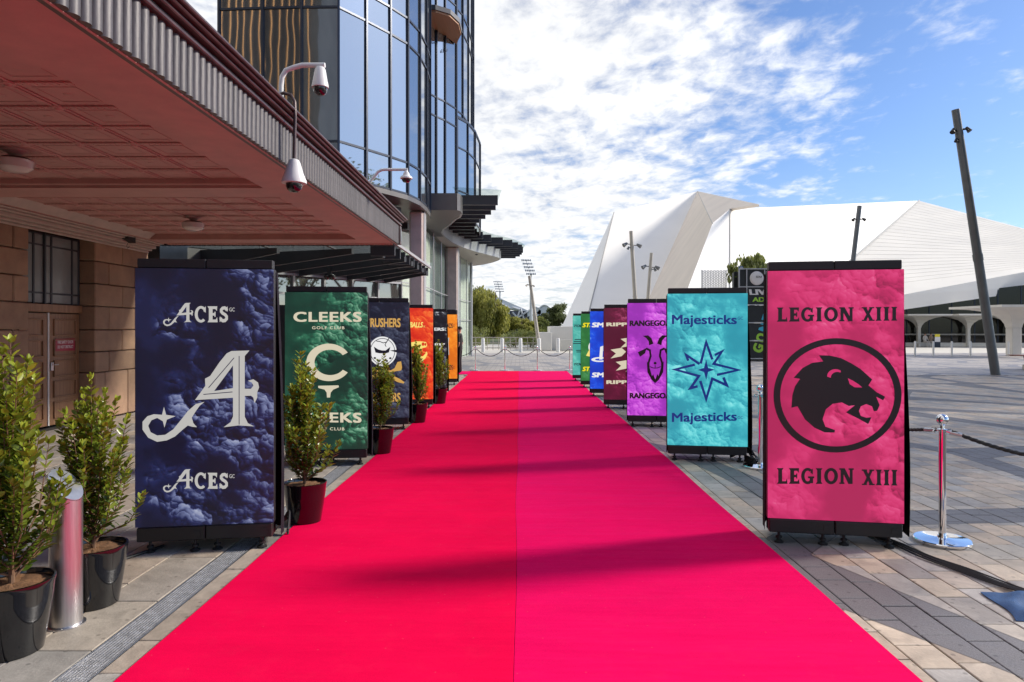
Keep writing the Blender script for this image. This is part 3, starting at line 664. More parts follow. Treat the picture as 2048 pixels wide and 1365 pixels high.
# --- navy screen, golf ball skull
K = Marks((605, 1105, 180, 182, 1112, 1095))
for oy in (0, 592): K.tx(I_gold, 'CRUSHERS', 738, 1035, 308 + oy, 380 + oy, .035)
K.pl('emblem', I_white, arc(885, 572, 117, 118, 0, 359.9, 40))
K.pl('emblem_dark', I_coal, arc(885, 572, 104, 105, 0, 359.9, 40), [arc(885, 572, 99, 100, 0, 359.9, 40)])
K.pl('emblem_dark', I_coal, [(812, 535), (850, 558), (882, 565), (885, 590), (910, 565), (950, 535), (938, 580), (905, 590), (885, 588), (860, 588), (826, 582)])
K.st('emblem_dark', I_coal, [(832, 490), (865, 495), (890, 505), (918, 498), (905, 520), (915, 535)], 6); K.st('emblem_dark', I_coal, [(918, 498), (940, 465)], 7); K.pl('emblem_dark', I_coal, [(945, 565), (1005, 558), (1003, 580)])
for a in (40, 65, 90, 115, 140): K.pl('emblem_dark', I_coal, arc(885 + 84 * math.cos(R(a)), 572 + 84 * math.sin(R(a)), 11, 8, 0, 359, 10))
K.pl('emblem', I_gold, [(900, 725), (955, 722), (985, 705), (1010, 655), (1040, 650), (1048, 700), (1040, 722), (990, 730), (930, 740)])
K.pl('emblem', I_gold, [(880, 735), (920, 742), (1030, 790), (1068, 815), (1060, 826), (1010, 815), (910, 765)])
K.pl('emblem', I_gold, [(870, 725), (815, 722), (785, 705), (760, 655), (730, 650), (722, 700), (730, 722), (780, 730), (840, 740)])
K.pl('emblem', I_gold, [(890, 735), (850, 742), (740, 790), (702, 815), (710, 826), (760, 815), (860, 765)])
led_screen((-2.25, 10.95), 6, led_mat('led_navy_smoke', [(0, (14, 16, 28)), (.35, (24, 27, 44)), (.6, (50, 56, 76)), (1, (105, 110, 130))], 7.7, .6, contrast=.8), K,
           'tall navy screen with gold lettering and a cracked white golf ball skull')
# --- orange red screen, flaming ball
K = Marks((-200, 500, 240, 240, 1516, 1516))
for oy in (0, 830): K.tx(I_pale_y, 'FIREBALLS', 18, 352, 435 + oy, 512 + oy, .04, .25); K.tx(I_pale_y, 'GC', 356, 385, 485 + oy, 512 + oy, .01)
K.pl('emblem', I_pale_y, [(-60, 900), (60, 800), (40, 770), (150, 725), (260, 705), (330, 708), (395, 715), (412, 760), (395, 790), (340, 800), (300, 835), (262, 800), (290, 760), (200, 770), (150, 800), (170, 840), (95, 880), (130, 905), (60, 950), (150, 940), (230, 930), (300, 905), (285, 870), (340, 885), (405, 850), (418, 880), (390, 940), (320, 1000), (250, 1030), (150, 1010), (20, 1000)])
K.pl('emblem_dark', ink('red', 215, 50, 20), arc(350, 745, 20, 26, 0, 359, 14)); K.pl('emblem_dark', bpy.data.materials['ink_red'], arc(385, 748, 14, 22, 0, 359, 14)); K.pl('emblem_dark', bpy.data.materials['ink_red'], [(200, 855), (290, 880), (400, 862), (350, 915), (260, 920)])
led_screen((-2.235, 13.9), 5, led_mat('led_fire_smoke', [(0, (170, 18, 10)), (.3, (215, 45, 20)), (.55, (238, 75, 30)), (.8, (250, 130, 55)), (1, (255, 180, 90))], 2.2, .5, contrast=.7), K,
           'tall fiery orange red screen with a pale yellow flaming ball')
# --- black screen, slanted seven
K = Marks((136, 718, 200, 200, 1400, 1395))
for oy in (0, 685): K.tx(I_white, 'HYFLYERS', 236, 678, 452 + oy, 500 + oy, .035)
K.tx(I_white, 'GC', 682, 706, 455, 500, .01)
K.pl('emblem', I_white, [(500, 700), (692, 700), (540, 895), (510, 905), (640, 732), (500, 732)]); K.pl('emblem', I_white, [(480, 700), (440, 732), (380, 732), (270, 880), (240, 880), (365, 700)])
led_screen((-2.25, 16.7), 5, led_mat('led_black_smoke', [(0, (12, 13, 17)), (.45, (24, 26, 32)), (.65, (80, 84, 92)), (1, (210, 212, 218))], 9.4, .9), K,
           'tall black and grey smoke screen with a slanted white wing shape')
# --- orange screen
K = Marks((373, 865, 318, 318, 1235, 1225))
for oy in (0, 592): K.tx(I_coal, 'IRONHEADS', 550, 798, 442 + oy, 512 + oy, .03); K.tx(I_coal, 'GC', 803, 826, 460 + oy, 495 + oy, .01)
K.pl('emblem', I_grey, [(500, 600), (745, 650), (735, 720), (745, 890), (700, 905), (620, 860), (560, 730)])
o_iron = led_screen((-2.275, 19.75), 4, led_mat('led_orange_smoke', [(0, (190, 80, 8)), (.4, (235, 125, 22)), (.7, (250, 148, 34)), (1, (255, 175, 70))], 5.6, .5, contrast=.6), K,
           'tall plain orange screen with black lettering and a grey club head', cap_h=.13)
# --- right row
K = Marks((73, 668, 97, 86, 1174, 1210))
K.sf(I_black, 'LEGION', 112, 452, 256, 318, skew=-2); K.sf(I_black, 'XIII', 486, 640, 254, 315, skew=-2)
K.sf(I_black, 'LEGION', 112, 452, 957, 1026, skew=5); K.sf(I_black, 'XIII', 486, 640, 967, 1036, skew=4)
K.pl('ring', I_black, arc(377, 641, 279, 251, 0, 359.9, 64), [arc(377, 641, 249, 224, 0, 359.9, 64)])
K.pl('lion_head', I_black, [(300, 465), (345, 466), (395, 477), (440, 500), (480, 525), (531, 572), (515, 598), (550, 628), (586, 648), (578, 664), (548, 648), (563, 685), (552, 710), (538, 712),
     (530, 690), (505, 680), (482, 690), (474, 710), (482, 732), (505, 740), (528, 738), (514, 768), (470, 743), (418, 716), (456, 685), (430, 688), (400, 672), (360, 678), (330, 702), (316, 745), (328, 778), (370, 793), (368, 804), (325, 803), (280, 782), (238, 745), (205, 688), (178, 694), (182, 640), (194, 600), (216, 568), (188, 563), (228, 520), (270, 498), (318, 492)])
K.pl('lion_eye', I_pink, [(426, 566), (450, 578), (474, 594), (488, 607), (455, 606), (434, 592)])
K.pl('lion_ear', I_pink, arc(372, 556, 36, 30, 175, 310, 14) + arc(380, 562, 28, 24, 300, 175, 12))
led_screen((2.335, 5.08), -9.7, led_mat('led_pink_smoke', [(0, (138, 20, 64)), (.2, (184, 32, 90)), (.4, (212, 46, 108)), (.7, (226, 66, 126)), (1, (240, 112, 158))], 3.3, .3, contrast=.85, s=.95), K,
           'tall crimson pink screen with a black lion head inside a ring')
K = Marks((815, 1395, 52, 45, 1175, 1214))
K.tx(I_navy, 'Majesticks', 848, 1318, 208, 300, .024, skew=2); K.tx(I_navy, 'Majesticks', 848, 1318, 938, 1028, .024, skew=6)
K.tx(I_navy, 'GC', 1324, 1362, 224, 246, .0); K.tx(I_navy, 'GC', 1324, 1362, 978, 1000, .0)
for pts in ([(1058, 575), (1098, 415), (1142, 545)], [(1160, 512), (1212, 485), (1152, 578), (1328, 628), (1175, 662)], [(1222, 682), (1246, 742), (1142, 690), (1098, 842), (1055, 705)], [(1036, 745), (984, 758), (1045, 668), (872, 616), (1016, 582)], [(968, 552), (952, 508), (1050, 578)]):
    K.st('star', I_navy, pts, 19)
K.pl('star', I_navy, [(1098, 545), (1112, 608), (1160, 622), (1112, 638), (1098, 700), (1082, 638), (1035, 622), (1082, 608)])
led_screen((2.285, 8.33), -9.0, led_mat('led_aqua_smoke', [(0, (28, 128, 152)), (.25, (48, 160, 178)), (.5, (78, 196, 205)), (.75, (116, 222, 226)), (1, (150, 235, 235))], 6.4, -.3, contrast=.85), K,
           'tall aqua screen with a navy outlined eight pointed star')
K = Marks((510, 944, 130, 132, 955, 962))
for oy in (0, 533): K.tx(I_black, 'RANGEGOATS', 527, 892, 258 + oy, 300 + oy, .055)
for s_ in (1, -1):
    X_ = lambda ps: [(718 + s_ * (x - 718), y) for x, y in ps]
    K.pl('goat_head', I_black, X_([(625, 372), (665, 368), (690, 390), (705, 430), (672, 442), (668, 410), (650, 388)])); K.pl('goat_head', I_black, X_([(588, 492), (655, 460), (642, 500), (605, 526)]))
    K.st('goat_head', I_black, X_([(650, 465), (678, 478), (684, 520), (668, 570), (668, 620)]), 15)
    K.pl('goat_head', I_black, X_([(655, 556), (674, 600), (694, 668), (702, 652), (718, 692), (718, 720), (690, 694), (660, 640)])); K.st('goat_head', I_black, X_([(678, 598), (700, 608), (718, 610)]), 6)
K.pl('goat_head', I_black, arc(717, 573, 11, 10, 0, 359, 14)); K.st('goat_head', I_black, [(717, 588), (717, 606)], 6)
led_screen((2.255, 11.25), -8, led_mat('led_violet_smoke', [(0, (125, 30, 150)), (.25, (165, 50, 188)), (.5, (198, 72, 214)), (.8, (222, 110, 232)), (1, (236, 150, 240))], 8.2, -.2, contrast=.85), K,
           'tall violet screen with a black bearded goat head')
K = Marks((512, 1222, 75, 75, 1403, 1410))
for oy in (0, 838): K.tx(I_cream, 'RIPPER', 550, 1050, 287 + oy, 340 + oy, .055, space=1.05)
ar = [(615, 680), (780, 655), (845, 710), (780, 775), (615, 808), (695, 735)]
for dx, dy in ((0, 0), (150, -155), (78, 178), (240, 20), (225, 190)): K.pl('arrow', I_cream, [(x + dx, y + dy) for x, y in ar])
led_screen((2.18, 13.8), -7, led_mat('led_maroon_smoke', [(0, (66, 8, 32)), (.35, (92, 14, 46)), (.6, (112, 20, 58)), (.85, (170, 70, 110)), (1, (215, 150, 175))], 2.9, .3, contrast=.8), K,
           'tall maroon screen with cream arrow shapes')
K = Marks((303, 900, 150, 150, 1215, 1225))
for oy in (0, 690): K.tx(I_white, 'SMASH', 328, 800, 303 + oy, 370 + oy, .05, .12)
K.pl('emblem', I_white, arc(450, 815, 128, 34, 0, 359.9, 36), [arc(450, 815, 72, 15, 0, 359.9, 30)]); K.pl('emblem', I_white, [(455, 640), (500, 625), (488, 815), (440, 815)]); K.pl('emblem', I_white, [(505, 560), (700, 620), (500, 700)])
led_screen((2.165, 16.35), -6, led_mat('led_blue_bright_smoke', [(0, (4, 38, 150)), (.35, (8, 64, 205)), (.65, (20, 88, 232)), (.85, (110, 160, 245)), (1, (200, 220, 255))], 1.9, .2, contrast=.7), K,
           'tall bright blue screen with a white golf flag in its hole')
K = Marks((158, 673, 195, 195, 1090, 1095))
for oy in (0, 588): K.tx(I_yellow, 'STINGER', 180, 570, 315 + oy, 375 + oy, .045, .25)
K.pl('emblem', I_white, arc(420, 640, 150, 110, 130, 330, 24) + arc(420, 640, 108, 76, 330, 130, 20)); K.pl('emblem', I_pale_y, [(235, 755), (300, 650), (300, 770)])
led_screen((2.175, 18.9), -6, led_mat('led_grass_smoke', [(0, (22, 84, 40)), (.4, (38, 116, 56)), (.7, (60, 140, 78)), (1, (160, 205, 165))], 5.1, .2, contrast=.6), K,
           'tall grass green screen with yellow lettering and a white curl')
K = Marks((45, 502, 212, 212, 1003, 1008))
for oy in (0, 513): K.tx(I_teal, 'TORQUE', 62, 340, 332 + oy, 370 + oy, .045, .3)
for x0, x1, yy in ((75, 250, 525), (60, 240, 552), (50, 230, 578), (95, 260, 670), (100, 250, 692)): K.pl('bar', I_teal, rect(x0, x1, yy, yy + 11))
led_screen((2.14, 21.35), -6, led_mat('led_teal_smoke', [(0, (40, 140, 132)), (.4, (74, 176, 164)), (.7, (108, 200, 186)), (1, (150, 220, 208))], 3.8, .2, contrast=.6), K,
           'tall pale teal screen with dark slanted lettering and bars')

# ------------------------------------------------------------------ heritage building on the left with its awning
WX = -7.5
hb = empty('heritage_building', (WX - 2, 8, 0), label='brown sandstone heritage building with timber double doors under the awning', cat='building')
MB().box(WX - 4, WX - .30, -4, 13.78, 0, 6.5).build('wall', M['mortar'], hb, world=True)
DY0, DY1 = 10.44, 12.06
def block(x0, x1, y0, y1, z0, z1):
    g = .007; return MB().bbox(x0, x1, y0 + g, y1 - g, z0 + g, z1 - g, .016).build('stone_block', M['stone'], hb, world=True)
zs = [0, .84, 1.21, 1.60, 2.02, 2.42, 2.82, 3.22, 3.62, 4.02]
for k in range(len(zs) - 1):
    z0, z1 = zs[k], zs[k + 1]
    for (a, b) in ((7.6, DY0), (DY1, 13.8)):
        if z0 >= 3.2 and k >= 7: continue
        y = a; first = True
        while y < b - .01:
            w = (.42 if (k % 2 and first) else .84) if k else (.30 if first else .72); first = False
            y2 = min(b, y + w)
            if b - y2 < .2: y2 = b
            block(WX - .30, WX + random.uniform(-.004, .004), y, y2, z0, z1); y = y2
y = 7.6
for k in (7, 8):
    y = 7.6
    while y < 13.79:
        y2 = min(13.8, y + .84); y2 = 13.8 if 13.8 - y2 < .3 else y2; block(WX - .30, WX, y, y2, zs[k], zs[k + 1]); y = y2
block(WX - .72, WX - .31, DY1, 13.0, 0, 3.2) ; block(WX - .72, WX - .31, 9.2, DY0, 0, 3.2)
DX = WX - .27                     # door plane
for i, (a, b) in enumerate(((DY0 + .01, 11.235), (11.265, DY1 - .01))):
    leaf = MB().bbox(DX - .03, DX, a, b, .015, 1.87, .004).build('door', M['wood'], hb, world=True)
    for j in range(5):
        z0 = .12 + j * .345; MBp = MB()
        ya, yb = a + .11, b - .11
        for (p, q, r_, s_) in ((ya, yb, z0, z0 + .02), (ya, yb, z0 + .26, z0 + .28), (ya, ya + .02, z0 + .02, z0 + .26), (yb - .02, yb, z0 + .02, z0 + .26)): MBp.bbox(DX + .001, DX + .026, p, q, r_, s_, .004)
        o = MBp.build('panel_moulding', M['wood'], hb, world=True); o.parent = leaf; o.location = (0, 0, 0)
MB().bbox(DX - .02, DX + .015, 11.236, 11.264, .015, 1.88, .003).build('astragal', M['white_paint'], hb, world=True)
hd = MB().bbox(DX + .001, DX + .03, 11.29, 11.35, .92, 1.06, .006); hd.tube([(DX + .03, 11.32, 1.02), (DX + .065, 11.32, 1.02), (DX + .07, 11.40, 1.02)], .009, 8); hd.build('handle', M['steel'], hb, world=True)
sg = MB().bbox(DX + .017, DX + .024, 11.40, 11.90, 1.24, 1.45, .003).build('sign_plate', M['sign_red'], hb, world=True)
def wall_text(word, mat, parent, y0, y1, z0, z1, x, bold=.015):
    V, F = text_geo(word, bold); mb = MB(); mb.add([(x + l, y0 + (y1 - y0) * a, z0 + (z1 - z0) * b) for a, b, l in V], F); o = mb.build('lettering', mat, parent); return o
for w_, z_ in (('FIRE SAFETY DOOR', 1.365), ('DO NOT OBSTRUCT', 1.285)):
    o = wall_text(w_, M['sign_white'], sg, 11.45 - 0, 11.85, z_, z_ + .05, DX + .0252); o.parent = sg; o.location = (-hb.location.x, -hb.location.y, -hb.location.z)
# transom window above the doors
MB().bbox(DX - .04, DX + .05, DY0 + .005, DY1 - .005, 1.89, 2.02, .006).build('transom_beam', M['wood'], hb, world=True)
M['frost'] = pmat('frosted_pane', (.22, .23, .23), .18, var=.1, scale=2)
ysplit = [DY0 + .02, 10.92, 11.16, 11.34, 11.86, DY1 - .02]; zsplit = [2.04, 2.20, 2.98, 3.16]
for i in range(5):
    for j in range(3): MB().box(DX - .02, DX - .012, ysplit[i] + .004, ysplit[i + 1] - .004, zsplit[j] + .004, zsplit[j + 1] - .004).build('pane', M['frost'], hb, world=True)
for yy in ysplit: MB().bbox(DX - .03, DX + .005 + (.02 if yy == 11.16 else 0), yy - .018, yy + .018, 2.021, 3.18, .004).build('glazing_bar', M['dark_metal'], hb, world=True)
for zz in zsplit[1:]: MB().bbox(DX - .028, DX + .002, DY0 + .01, DY1 - .01, zz - .014, zz + .014, .003).build('glazing_bar', M['dark_metal'], hb, world=True)
MB().bbox(WX - .3, WX + .03, 7.6, DY0, 0, .10, .01).build('plinth', M['stone'], hb, world=True)

# awning
AX, A0, A1 = -2.47, 1.2, 13.8
SZ0 = 3.33                         # soffit level
aw = empty('awning', (AX - 2.5, 7.5, SZ0), label='broad awning with reeded metal fascia and pinkish pressed ceiling', cat='awning')
MB().box(WX + .01, AX - .06, A0, A1 - .06, 3.52, 3.74).build('deck', M['cornice_dark'], aw, world=True)
# flat border and cross beams, coffers above them
BX0, BX1 = WX + .42, AX - .66
beams = [A0, 4.0, 4.52, 8.35, 8.92, 13.1, A1 - .07]
MB().box(BX1 + .0, AX - .062, A0, A1 - .07, SZ0, 3.515).build('soffit_border', M['soffit'], aw, world=True)
MB().box(WX + .012, BX0, A0, A1 - .07, SZ0 + .003, 3.516).build('soffit_border', M['soffit'], aw, world=True)
for a, b in ((A0, 1.5), (4.0, 4.52), (8.35, 8.92), (13.1, A1 - .07)):
    MB().box(BX0 + .001, BX1 - .001, a, b, SZ0 + .002, 3.514).build('soffit_beam', M['soffit'], aw, world=True)
    if b < 13.5:
        for yy in (a - .055, b + .005): MB().bbox(BX0 + .05, BX1 - .05, yy, yy + .05, SZ0 + .035, SZ0 + .12, .012).build('moulding', M['soffit'], aw, world=True)
CZ = 3.44
ROS = None; PRESS = {}
for a, b in ((1.5, 4.0), (4.52, 8.35), (8.92, 13.1)):
    MB().box(BX0 + .002, BX1 - .002, a + .001, b - .001, CZ, 3.51).build('ceiling_panel', M['soffit'], aw, world=True)
    # sloping moulding along both coffer sides, paler to paint the light its slant catches
    for xx, sgn in ((BX1, -1), (BX0, 1)):
        mb = MB(); P = [(xx, SZ0 + .001), (xx + sgn * .10, CZ - .03), (xx + sgn * .13, CZ - .001), (xx, CZ - .001)]
        mb.add([(x, y_, z) for y_ in (a + .06, b - .06) for x, z in P], [(0, 1, 5, 4), (1, 2, 6, 5), (2, 3, 7, 6), (3, 0, 4, 7), (0, 3, 2, 1), (4, 5, 6, 7)]).build('moulding', M['cornice_light'], aw, world=True)
    n = round((b - a) / .535); ny = [a + (b - a) * i / n for i in range(1, n)]
    nx = [BX1 - .13 - .535 * i for i in range(1, 8) if BX1 - .13 - .535 * i > BX0 + .15]
    for xx in nx:
        for d in (-.035, .012): MB().bbox(xx + d, xx + d + .023, a + .02, b - .02, CZ - .014, CZ - .0005, .006).build('ceiling_rib', M['soffit'], aw, world=True)
    for yy in ny:
        mb = MB(); mb.bbox(BX0 + .14, BX1 - .14, yy - .018, yy + .018, CZ - .014, CZ - .0007, .005)
        x = BX0 + .16
        while x < BX1 - .16: mb.box(x, x + .028, yy - .026, yy + .026, CZ - .017, CZ - .001); x += .055
        mb.build('ceiling_rib', M['soffit'], aw, world=True)
        for xx in nx:
            if ROS is None: ROS = MB().lathe([(.055, 0), (.05, -.016), (.03, -.02), (.02, -.034), (.004, -.036)], 8).mesh('rosette', M['soffit'], True)
            o = link('rosette', ROS, aw); o.location = Vector((xx, yy, CZ - .004)) - aw.location
    # pressed ornament inside every square: a raised frame with a boss
    cx_ = [BX1 - .13] + nx + [BX0 + .13]; cy_ = [a] + ny + [b]
    for i_ in range(len(cx_) - 1):
        for j_ in range(len(cy_) - 1):
            wx, wy = cx_[i_] - cx_[i_ + 1], cy_[j_ + 1] - cy_[j_]
            if wx < .4 or wy < .4 or (a < 2): continue
            key_ = (round(wx, 2), round(wy, 2))
            if key_ not in PRESS:
                mb = MB(); hx, hy = wx / 2 - .10, wy / 2 - .10
                for q in ((-hx, hx, -hy, -hy + .02), (-hx, hx, hy - .02, hy), (-hx, -hx + .02, -hy + .02, hy - .02), (hx - .02, hx, -hy + .02, hy - .02)): mb.bbox(*q, -.0045, -.0006, .002)
                mb.lathe([(.04, -.0007), (.036, -.004), (.016, -.006), (.003, -.008)], 8)
                PRESS[key_] = mb.mesh('pressed_panel', M['soffit'], True)
            o = link('pressed_panel', PRESS[key_], aw); o.location = Vector(((cx_[i_] + cx_[i_ + 1]) / 2, (cy_[j_] + cy_[j_ + 1]) / 2, CZ)) - aw.location
# stepped wall cornice
mb = MB()
for dx, z0, z1 in ((.36, SZ0 - .02, SZ0 + .001), (.28, SZ0 - .05, SZ0 - .022), (.20, SZ0 - .11, SZ0 - .052), (.12, SZ0 - .15, SZ0 - .112), (.05, SZ0 - .19, SZ0 - .152)):
    MB().bbox(WX + .002, WX + dx, A0, A1 - .075, z0, z1, .008).build('cornice', M['cornice_light'], aw, world=True)
# dentil strip on the far edge
mb = MB().bbox(BX0, AX - .08, A1 - .075, A1 - .03, SZ0 - .02, SZ0 + .06, .006)
x = BX0
while x < AX - .1: mb.box(x, x + .03, A1 - .10, A1 - .076, SZ0 - .016, SZ0 + .02); x += .06
mb.build('dentil', M['soffit'], aw, world=True)
# reeded fascia: half-round flutes with dark hollow ends
def flute_mesh():
    mb = MB(); n = 10; z0, z1 = 0, .385
    for z in (z0, z1):
        for k in range(n + 1):
            a = math.pi * k / n; mb.v.append((.052 * math.sin(a), -.048 * math.cos(a), z))
    for k in range(n): mb.f.append((k, k + 1, n + 1 + k + 1, n + 1 + k)); mb.mi.append(0)
    mb.f.append(tuple(range(n + 1))); mb.mi.append(1)
    return mb.mesh('flute', [M['silver_flute'], M['cornice_dark']], True)
FL = flute_mesh()
MB().box(AX - .06, AX - .001, A0, A1, SZ0 - .005, 3.74).build('fascia_board', M['cornice_dark'], aw, world=True)
MB().box(WX + .2, AX - .061, A1 - .055, A1 - .002, SZ0 + .01, 3.74).build('fascia_board', M['cornice_dark'], aw, world=True)
y = A0 + .05
while y < A1 - .12:
    o = link('flute', FL, aw); o.location = Vector((AX, y, 3.325)) - aw.location; y += .1
x = AX - .12
while x > WX + .25:
    o = link('flute', FL, aw); o.location = Vector((x, A1, 3.30)) - aw.location; o.rotation_euler = (0, 0, R(90)); x -= .1
for dx, z0, z1, m_ in ((.085, 3.70, 3.735, 'cornice_dark'), (.065, 3.737, 3.765, 'silver_flute'), (.12, 3.767, 3.80, 'cornice_dark'), (.16, 3.802, 3.825, 'cornice_dark'), (.19, 3.827, 3.86, 'cornice_dark')):
    MB().bbox(AX - .06, AX + dx, A0, A1 + dx * .6, z0, z1, .009).build('cornice', M[m_], aw, world=True)
    MB().bbox(WX + .2, AX - .062, A1 - .06, A1 + dx * .6 - .003, z0 + .001, z1 - .001, .009).build('cornice', M[m_], aw, world=True)
MB().bbox(AX - .03, AX + .075, A1 - .10, A1 + .07, SZ0 - .01, 3.695, .012).build('corner_post', M['cornice_dark'], aw, world=True)
MB().bbox(AX + .076, AX + .084, A1 - .06, A1 + .03, SZ0 + .05, 3.62, .003).build('corner_panel', M['steel_dark'], aw, world=True)
MB().bbox(AX - .02, AX - .0, A0, A1 - .1, SZ0 - .012, SZ0 + .012, .004).build('drip_edge', M['soffit'], aw, world=True)

# bowl ceiling lamps (unlit)
M['opal'] = pmat('opal_glass', (.62, .52, .50), .18, var=.05, coat=.5)
def bowl(x, y, label):
    e = empty('ceiling_lamp', (x, y, CZ), label=label, cat='lamp', group='bowl lamps under the awning')
    MB().lathe([(.12, -.001), (.12, -.02), (.08, -.035), (.05, -.06), (.05, -.09)], 20).build('ceiling_rose', M['cornice_light'], e, True)
    MB().lathe([(.125, -.085), (.135, -.095), (.135, -.105), (.10, -.112)], 20).build('collar', M['cornice_dark'], e, True)
    MB().lathe([(.165, -.108), (.175, -.116), (.172, -.135), (.158, -.19), (.11, -.225), (.05, -.238), (.005, -.24)], 28).build('bowl', M['opal'], e, True)
bowl(-5.15, 6.97, 'opal glass bowl lamp hanging midway along the awning ceiling'); bowl(-5.29, 11.07, 'opal glass bowl lamp near the far end of the awning ceiling')
fl = empty('flood_light', (WX + .22, 12.6, 3.30), label='small black flood light clipped to the wall cornice', cat='flood light')
mb = MB(); mb.slab([(0, -.10, -.03), (.02, .10, -.09), (.02, .10, .05), (0, -.10, .09)], (.12, 0, 0)); mb.build('housing', M['black'], fl)
MB().tube([(.06, 0, -.09), (.06, -.06, -.16), (.06, -.02, -.2), (.06, .04, -.15)], .004, 6).build('cable', M['rubber'], fl); MB().bbox(.03, .09, -.02, .02, .06, .10).build('bracket', M['black'], fl)

# security cameras on the awning
def dome(mb_body, e, c, s=1.0, style=0):
    x, y, z = c
    if style == 2:
        MB().lathe([(.02, .10), (.03, .06), (.05, .03), (.055, 0), (.09, -.02), (.10, -.04), (.10, -.055), (.08, -.06)], 20, c).build('housing', M['white_paint'], e, True)
        MB().lathe([(.075, -.058), (.07, -.085), (.05, -.11), (.01, -.12)], 20, c).build('dome', M['dark_glass'], e, True)
    else:
        pr = [(.025, .06), (.05, .05), (.065, .02), (.085 if style == 0 else .10, -.10), (.10 if style == 0 else .13, -.17), (.10 if style == 0 else .13, -.20), (.08, -.205)]
        MB().lathe([(r * s, q * s) for r, q in pr], 24, c).build('housing', M['white_paint'], e, True)
        MB().lathe([(.086 * s, -.20 * s), (.085 * s, -.23 * s), (.07 * s, -.27 * s), (.04 * s, -.292 * s), (.005 * s, -.297 * s)], 24, c).build('dome', M['dark_glass'], e, True)
c1 = empty('security_camera', (-2.50, 7.16, 3.86), label='white dome camera on a white gooseneck rising above the awning', cat='security camera', group='cameras on the awning')
MB().tube([(0, 0, 0), (0, 0, .30), (.01, 0, .39), (.05, 0, .46), (.13, 0, .49), (.22, 0, .515), (.46, 0, .515)], .026, 10).build('arm', M['white_paint'], c1, True); MB().lathe([(.05, 0), (.05, .02), (.03, .03)], 14).build('mount', M['white_paint'], c1, True)
dome(None, c1, (.41, 0, .45), .85, 0)
c2 = empty('security_camera', (-2.50, 6.95, 3.86), label='white dome camera hanging from a brown pipe in front of the fascia', cat='security camera', group='cameras on the awning')
MB().tube([(0, 0, 0), (0, 0, .06), (.04, 0, .13), (.10, 0, .15), (.17, 0, .13), (.21, 0, .06), (.215, 0, -.1), (.205, 0, -.53)], .018, 10).build('arm', M['cornice_dark'], c2, True)
dome(None, c2, (.205, 0, -.58), .95, 1)
c3 = empty('security_camera', (-2.50, 11.1, 3.86), label='white dish camera on a bent white arm near the awning corner', cat='security camera', group='cameras on the awning')
MB().tube([(0, 0, 0), (.05, 0, .12), (.20, 0, .31), (.26, 0, .34), (.33, 0, .345), (.68, 0, .345)], .024, 10).build('arm', M['white_paint'], c3, True); MB().lathe([(.05, 0), (.05, .02), (.03, .03)], 14).build('mount', M['white_paint'], c3, True)
dome(None, c3, (.66, 0, .25), 1, 2)

# ------------------------------------------------------------------ glass tower beyond the heritage building
tw = empty('glass_tower', (-5, 24, 0), label='curved blue glass tower with dark mullions beyond the heritage building', cat='tower')
def curtain(path, zlist, parent, gl, gname='pane', depth=.06, proud=.05, base_mi=None, warm=()):
    """faceted curtain wall: one flat pane per bay and level, a mullion per joint, a transom per level"""
    for i in range(len(path) - 1):
        a = Vector((*path[i], 0)); b = Vector((*path[i + 1], 0)); d = (b - a).normalized(); n = Vector((d.y, -d.x, 0))
        g = gl if i not in warm else M['tglass_gold_refl']
        for j in range(len(zlist) - 1):
            z0, z1 = zlist[j] + .02, zlist[j + 1] - .02; tl = random.uniform(-.004, .004); tl2 = random.uniform(-.004, .004)
            p = [a + d * .02 + n * tl, b - d * .02 - n * tl]
            MB().slab([(p[0].x + n.x * tl2, p[0].y + n.y * tl2, z0), (p[1].x + n.x * tl2, p[1].y + n.y * tl2, z0), (p[1].x, p[1].y, z1), (p[0].x, p[0].y, z1)], -n * .02).build(gname, g, parent, world=True)
        for z in zlist:
            h = .028
            q = [a + n * proud * .6, b + n * proud * .6, b - n * .04, a - n * .04]
            MB().prism([(v.x, v.y) for v in q], z - h, z + h).build('transom', M['mullion'], parent, world=True)
    for i, p in enumerate(path):
        d = (Vector(path[min(i + 1, len(path) - 1)]) - Vector(path[max(i - 1, 0)])).normalized(); n = Vector((d.y, -d.x)); p = Vector(p)
        q = [p + n * proud - d * .03, p + n * proud + d * .03, p - n * .06 + d * .03, p - n * .06 - d * .03]
        MB().prism([(v.x, v.y) for v in q], zlist[0] - .03, zlist[-1]).build('mullion', M['mullion'], parent, world=True)
ZL = [5.57, 6.49, 9.97, 10.72, 14.2, 14.95, 18.4, 19.15, 22.6]
V1 = [(-7.85, 17.85), (-6.68, 17.77), (-5.65, 17.72), (-4.70, 17.7), (-4.16, 18.5), (-3.66, 19.3), (-3.28, 20.0), (-3.06, 20.9), (-2.99, 21.9), (-3.02, 23.0), (-3.2, 24.2)]
curtain(V1, ZL, tw, M['tglass'], warm=(0, 1, 2))
V2 = [(-3.9, 25.9), (-3.55, 26.2), (-3.27, 26.8), (-2.98, 27.3), (-2.62, 28.2)]
curtain(V2, [6.4] + ZL[1:], tw, M['tglass'])
V3 = [(-2.62, 28.35), (-2.42, 29.0), (-2.27, 30.2), (-2.22, 31.8), (-2.26, 33.5), (-2.5, 36)]
curtain(V3, [10.45] + ZL[3:], tw, M['tglass'])
V4 = [(-2.60, 28.33), (-2.22, 29.2), (-1.99, 30.5), (-1.88, 32.5), (-2.0, 34.5), (-2.5, 37)]
curtain(V4, [6.4, 7.4, 9.2, 10.42], tw, M['tglass'])
MB().prism([(p[0] + .04, p[1]) for p in V4] + [(-4, 37), (-4, 28.33)], 10.425, 10.50).build('ledge', M['mullion'], tw, world=True)
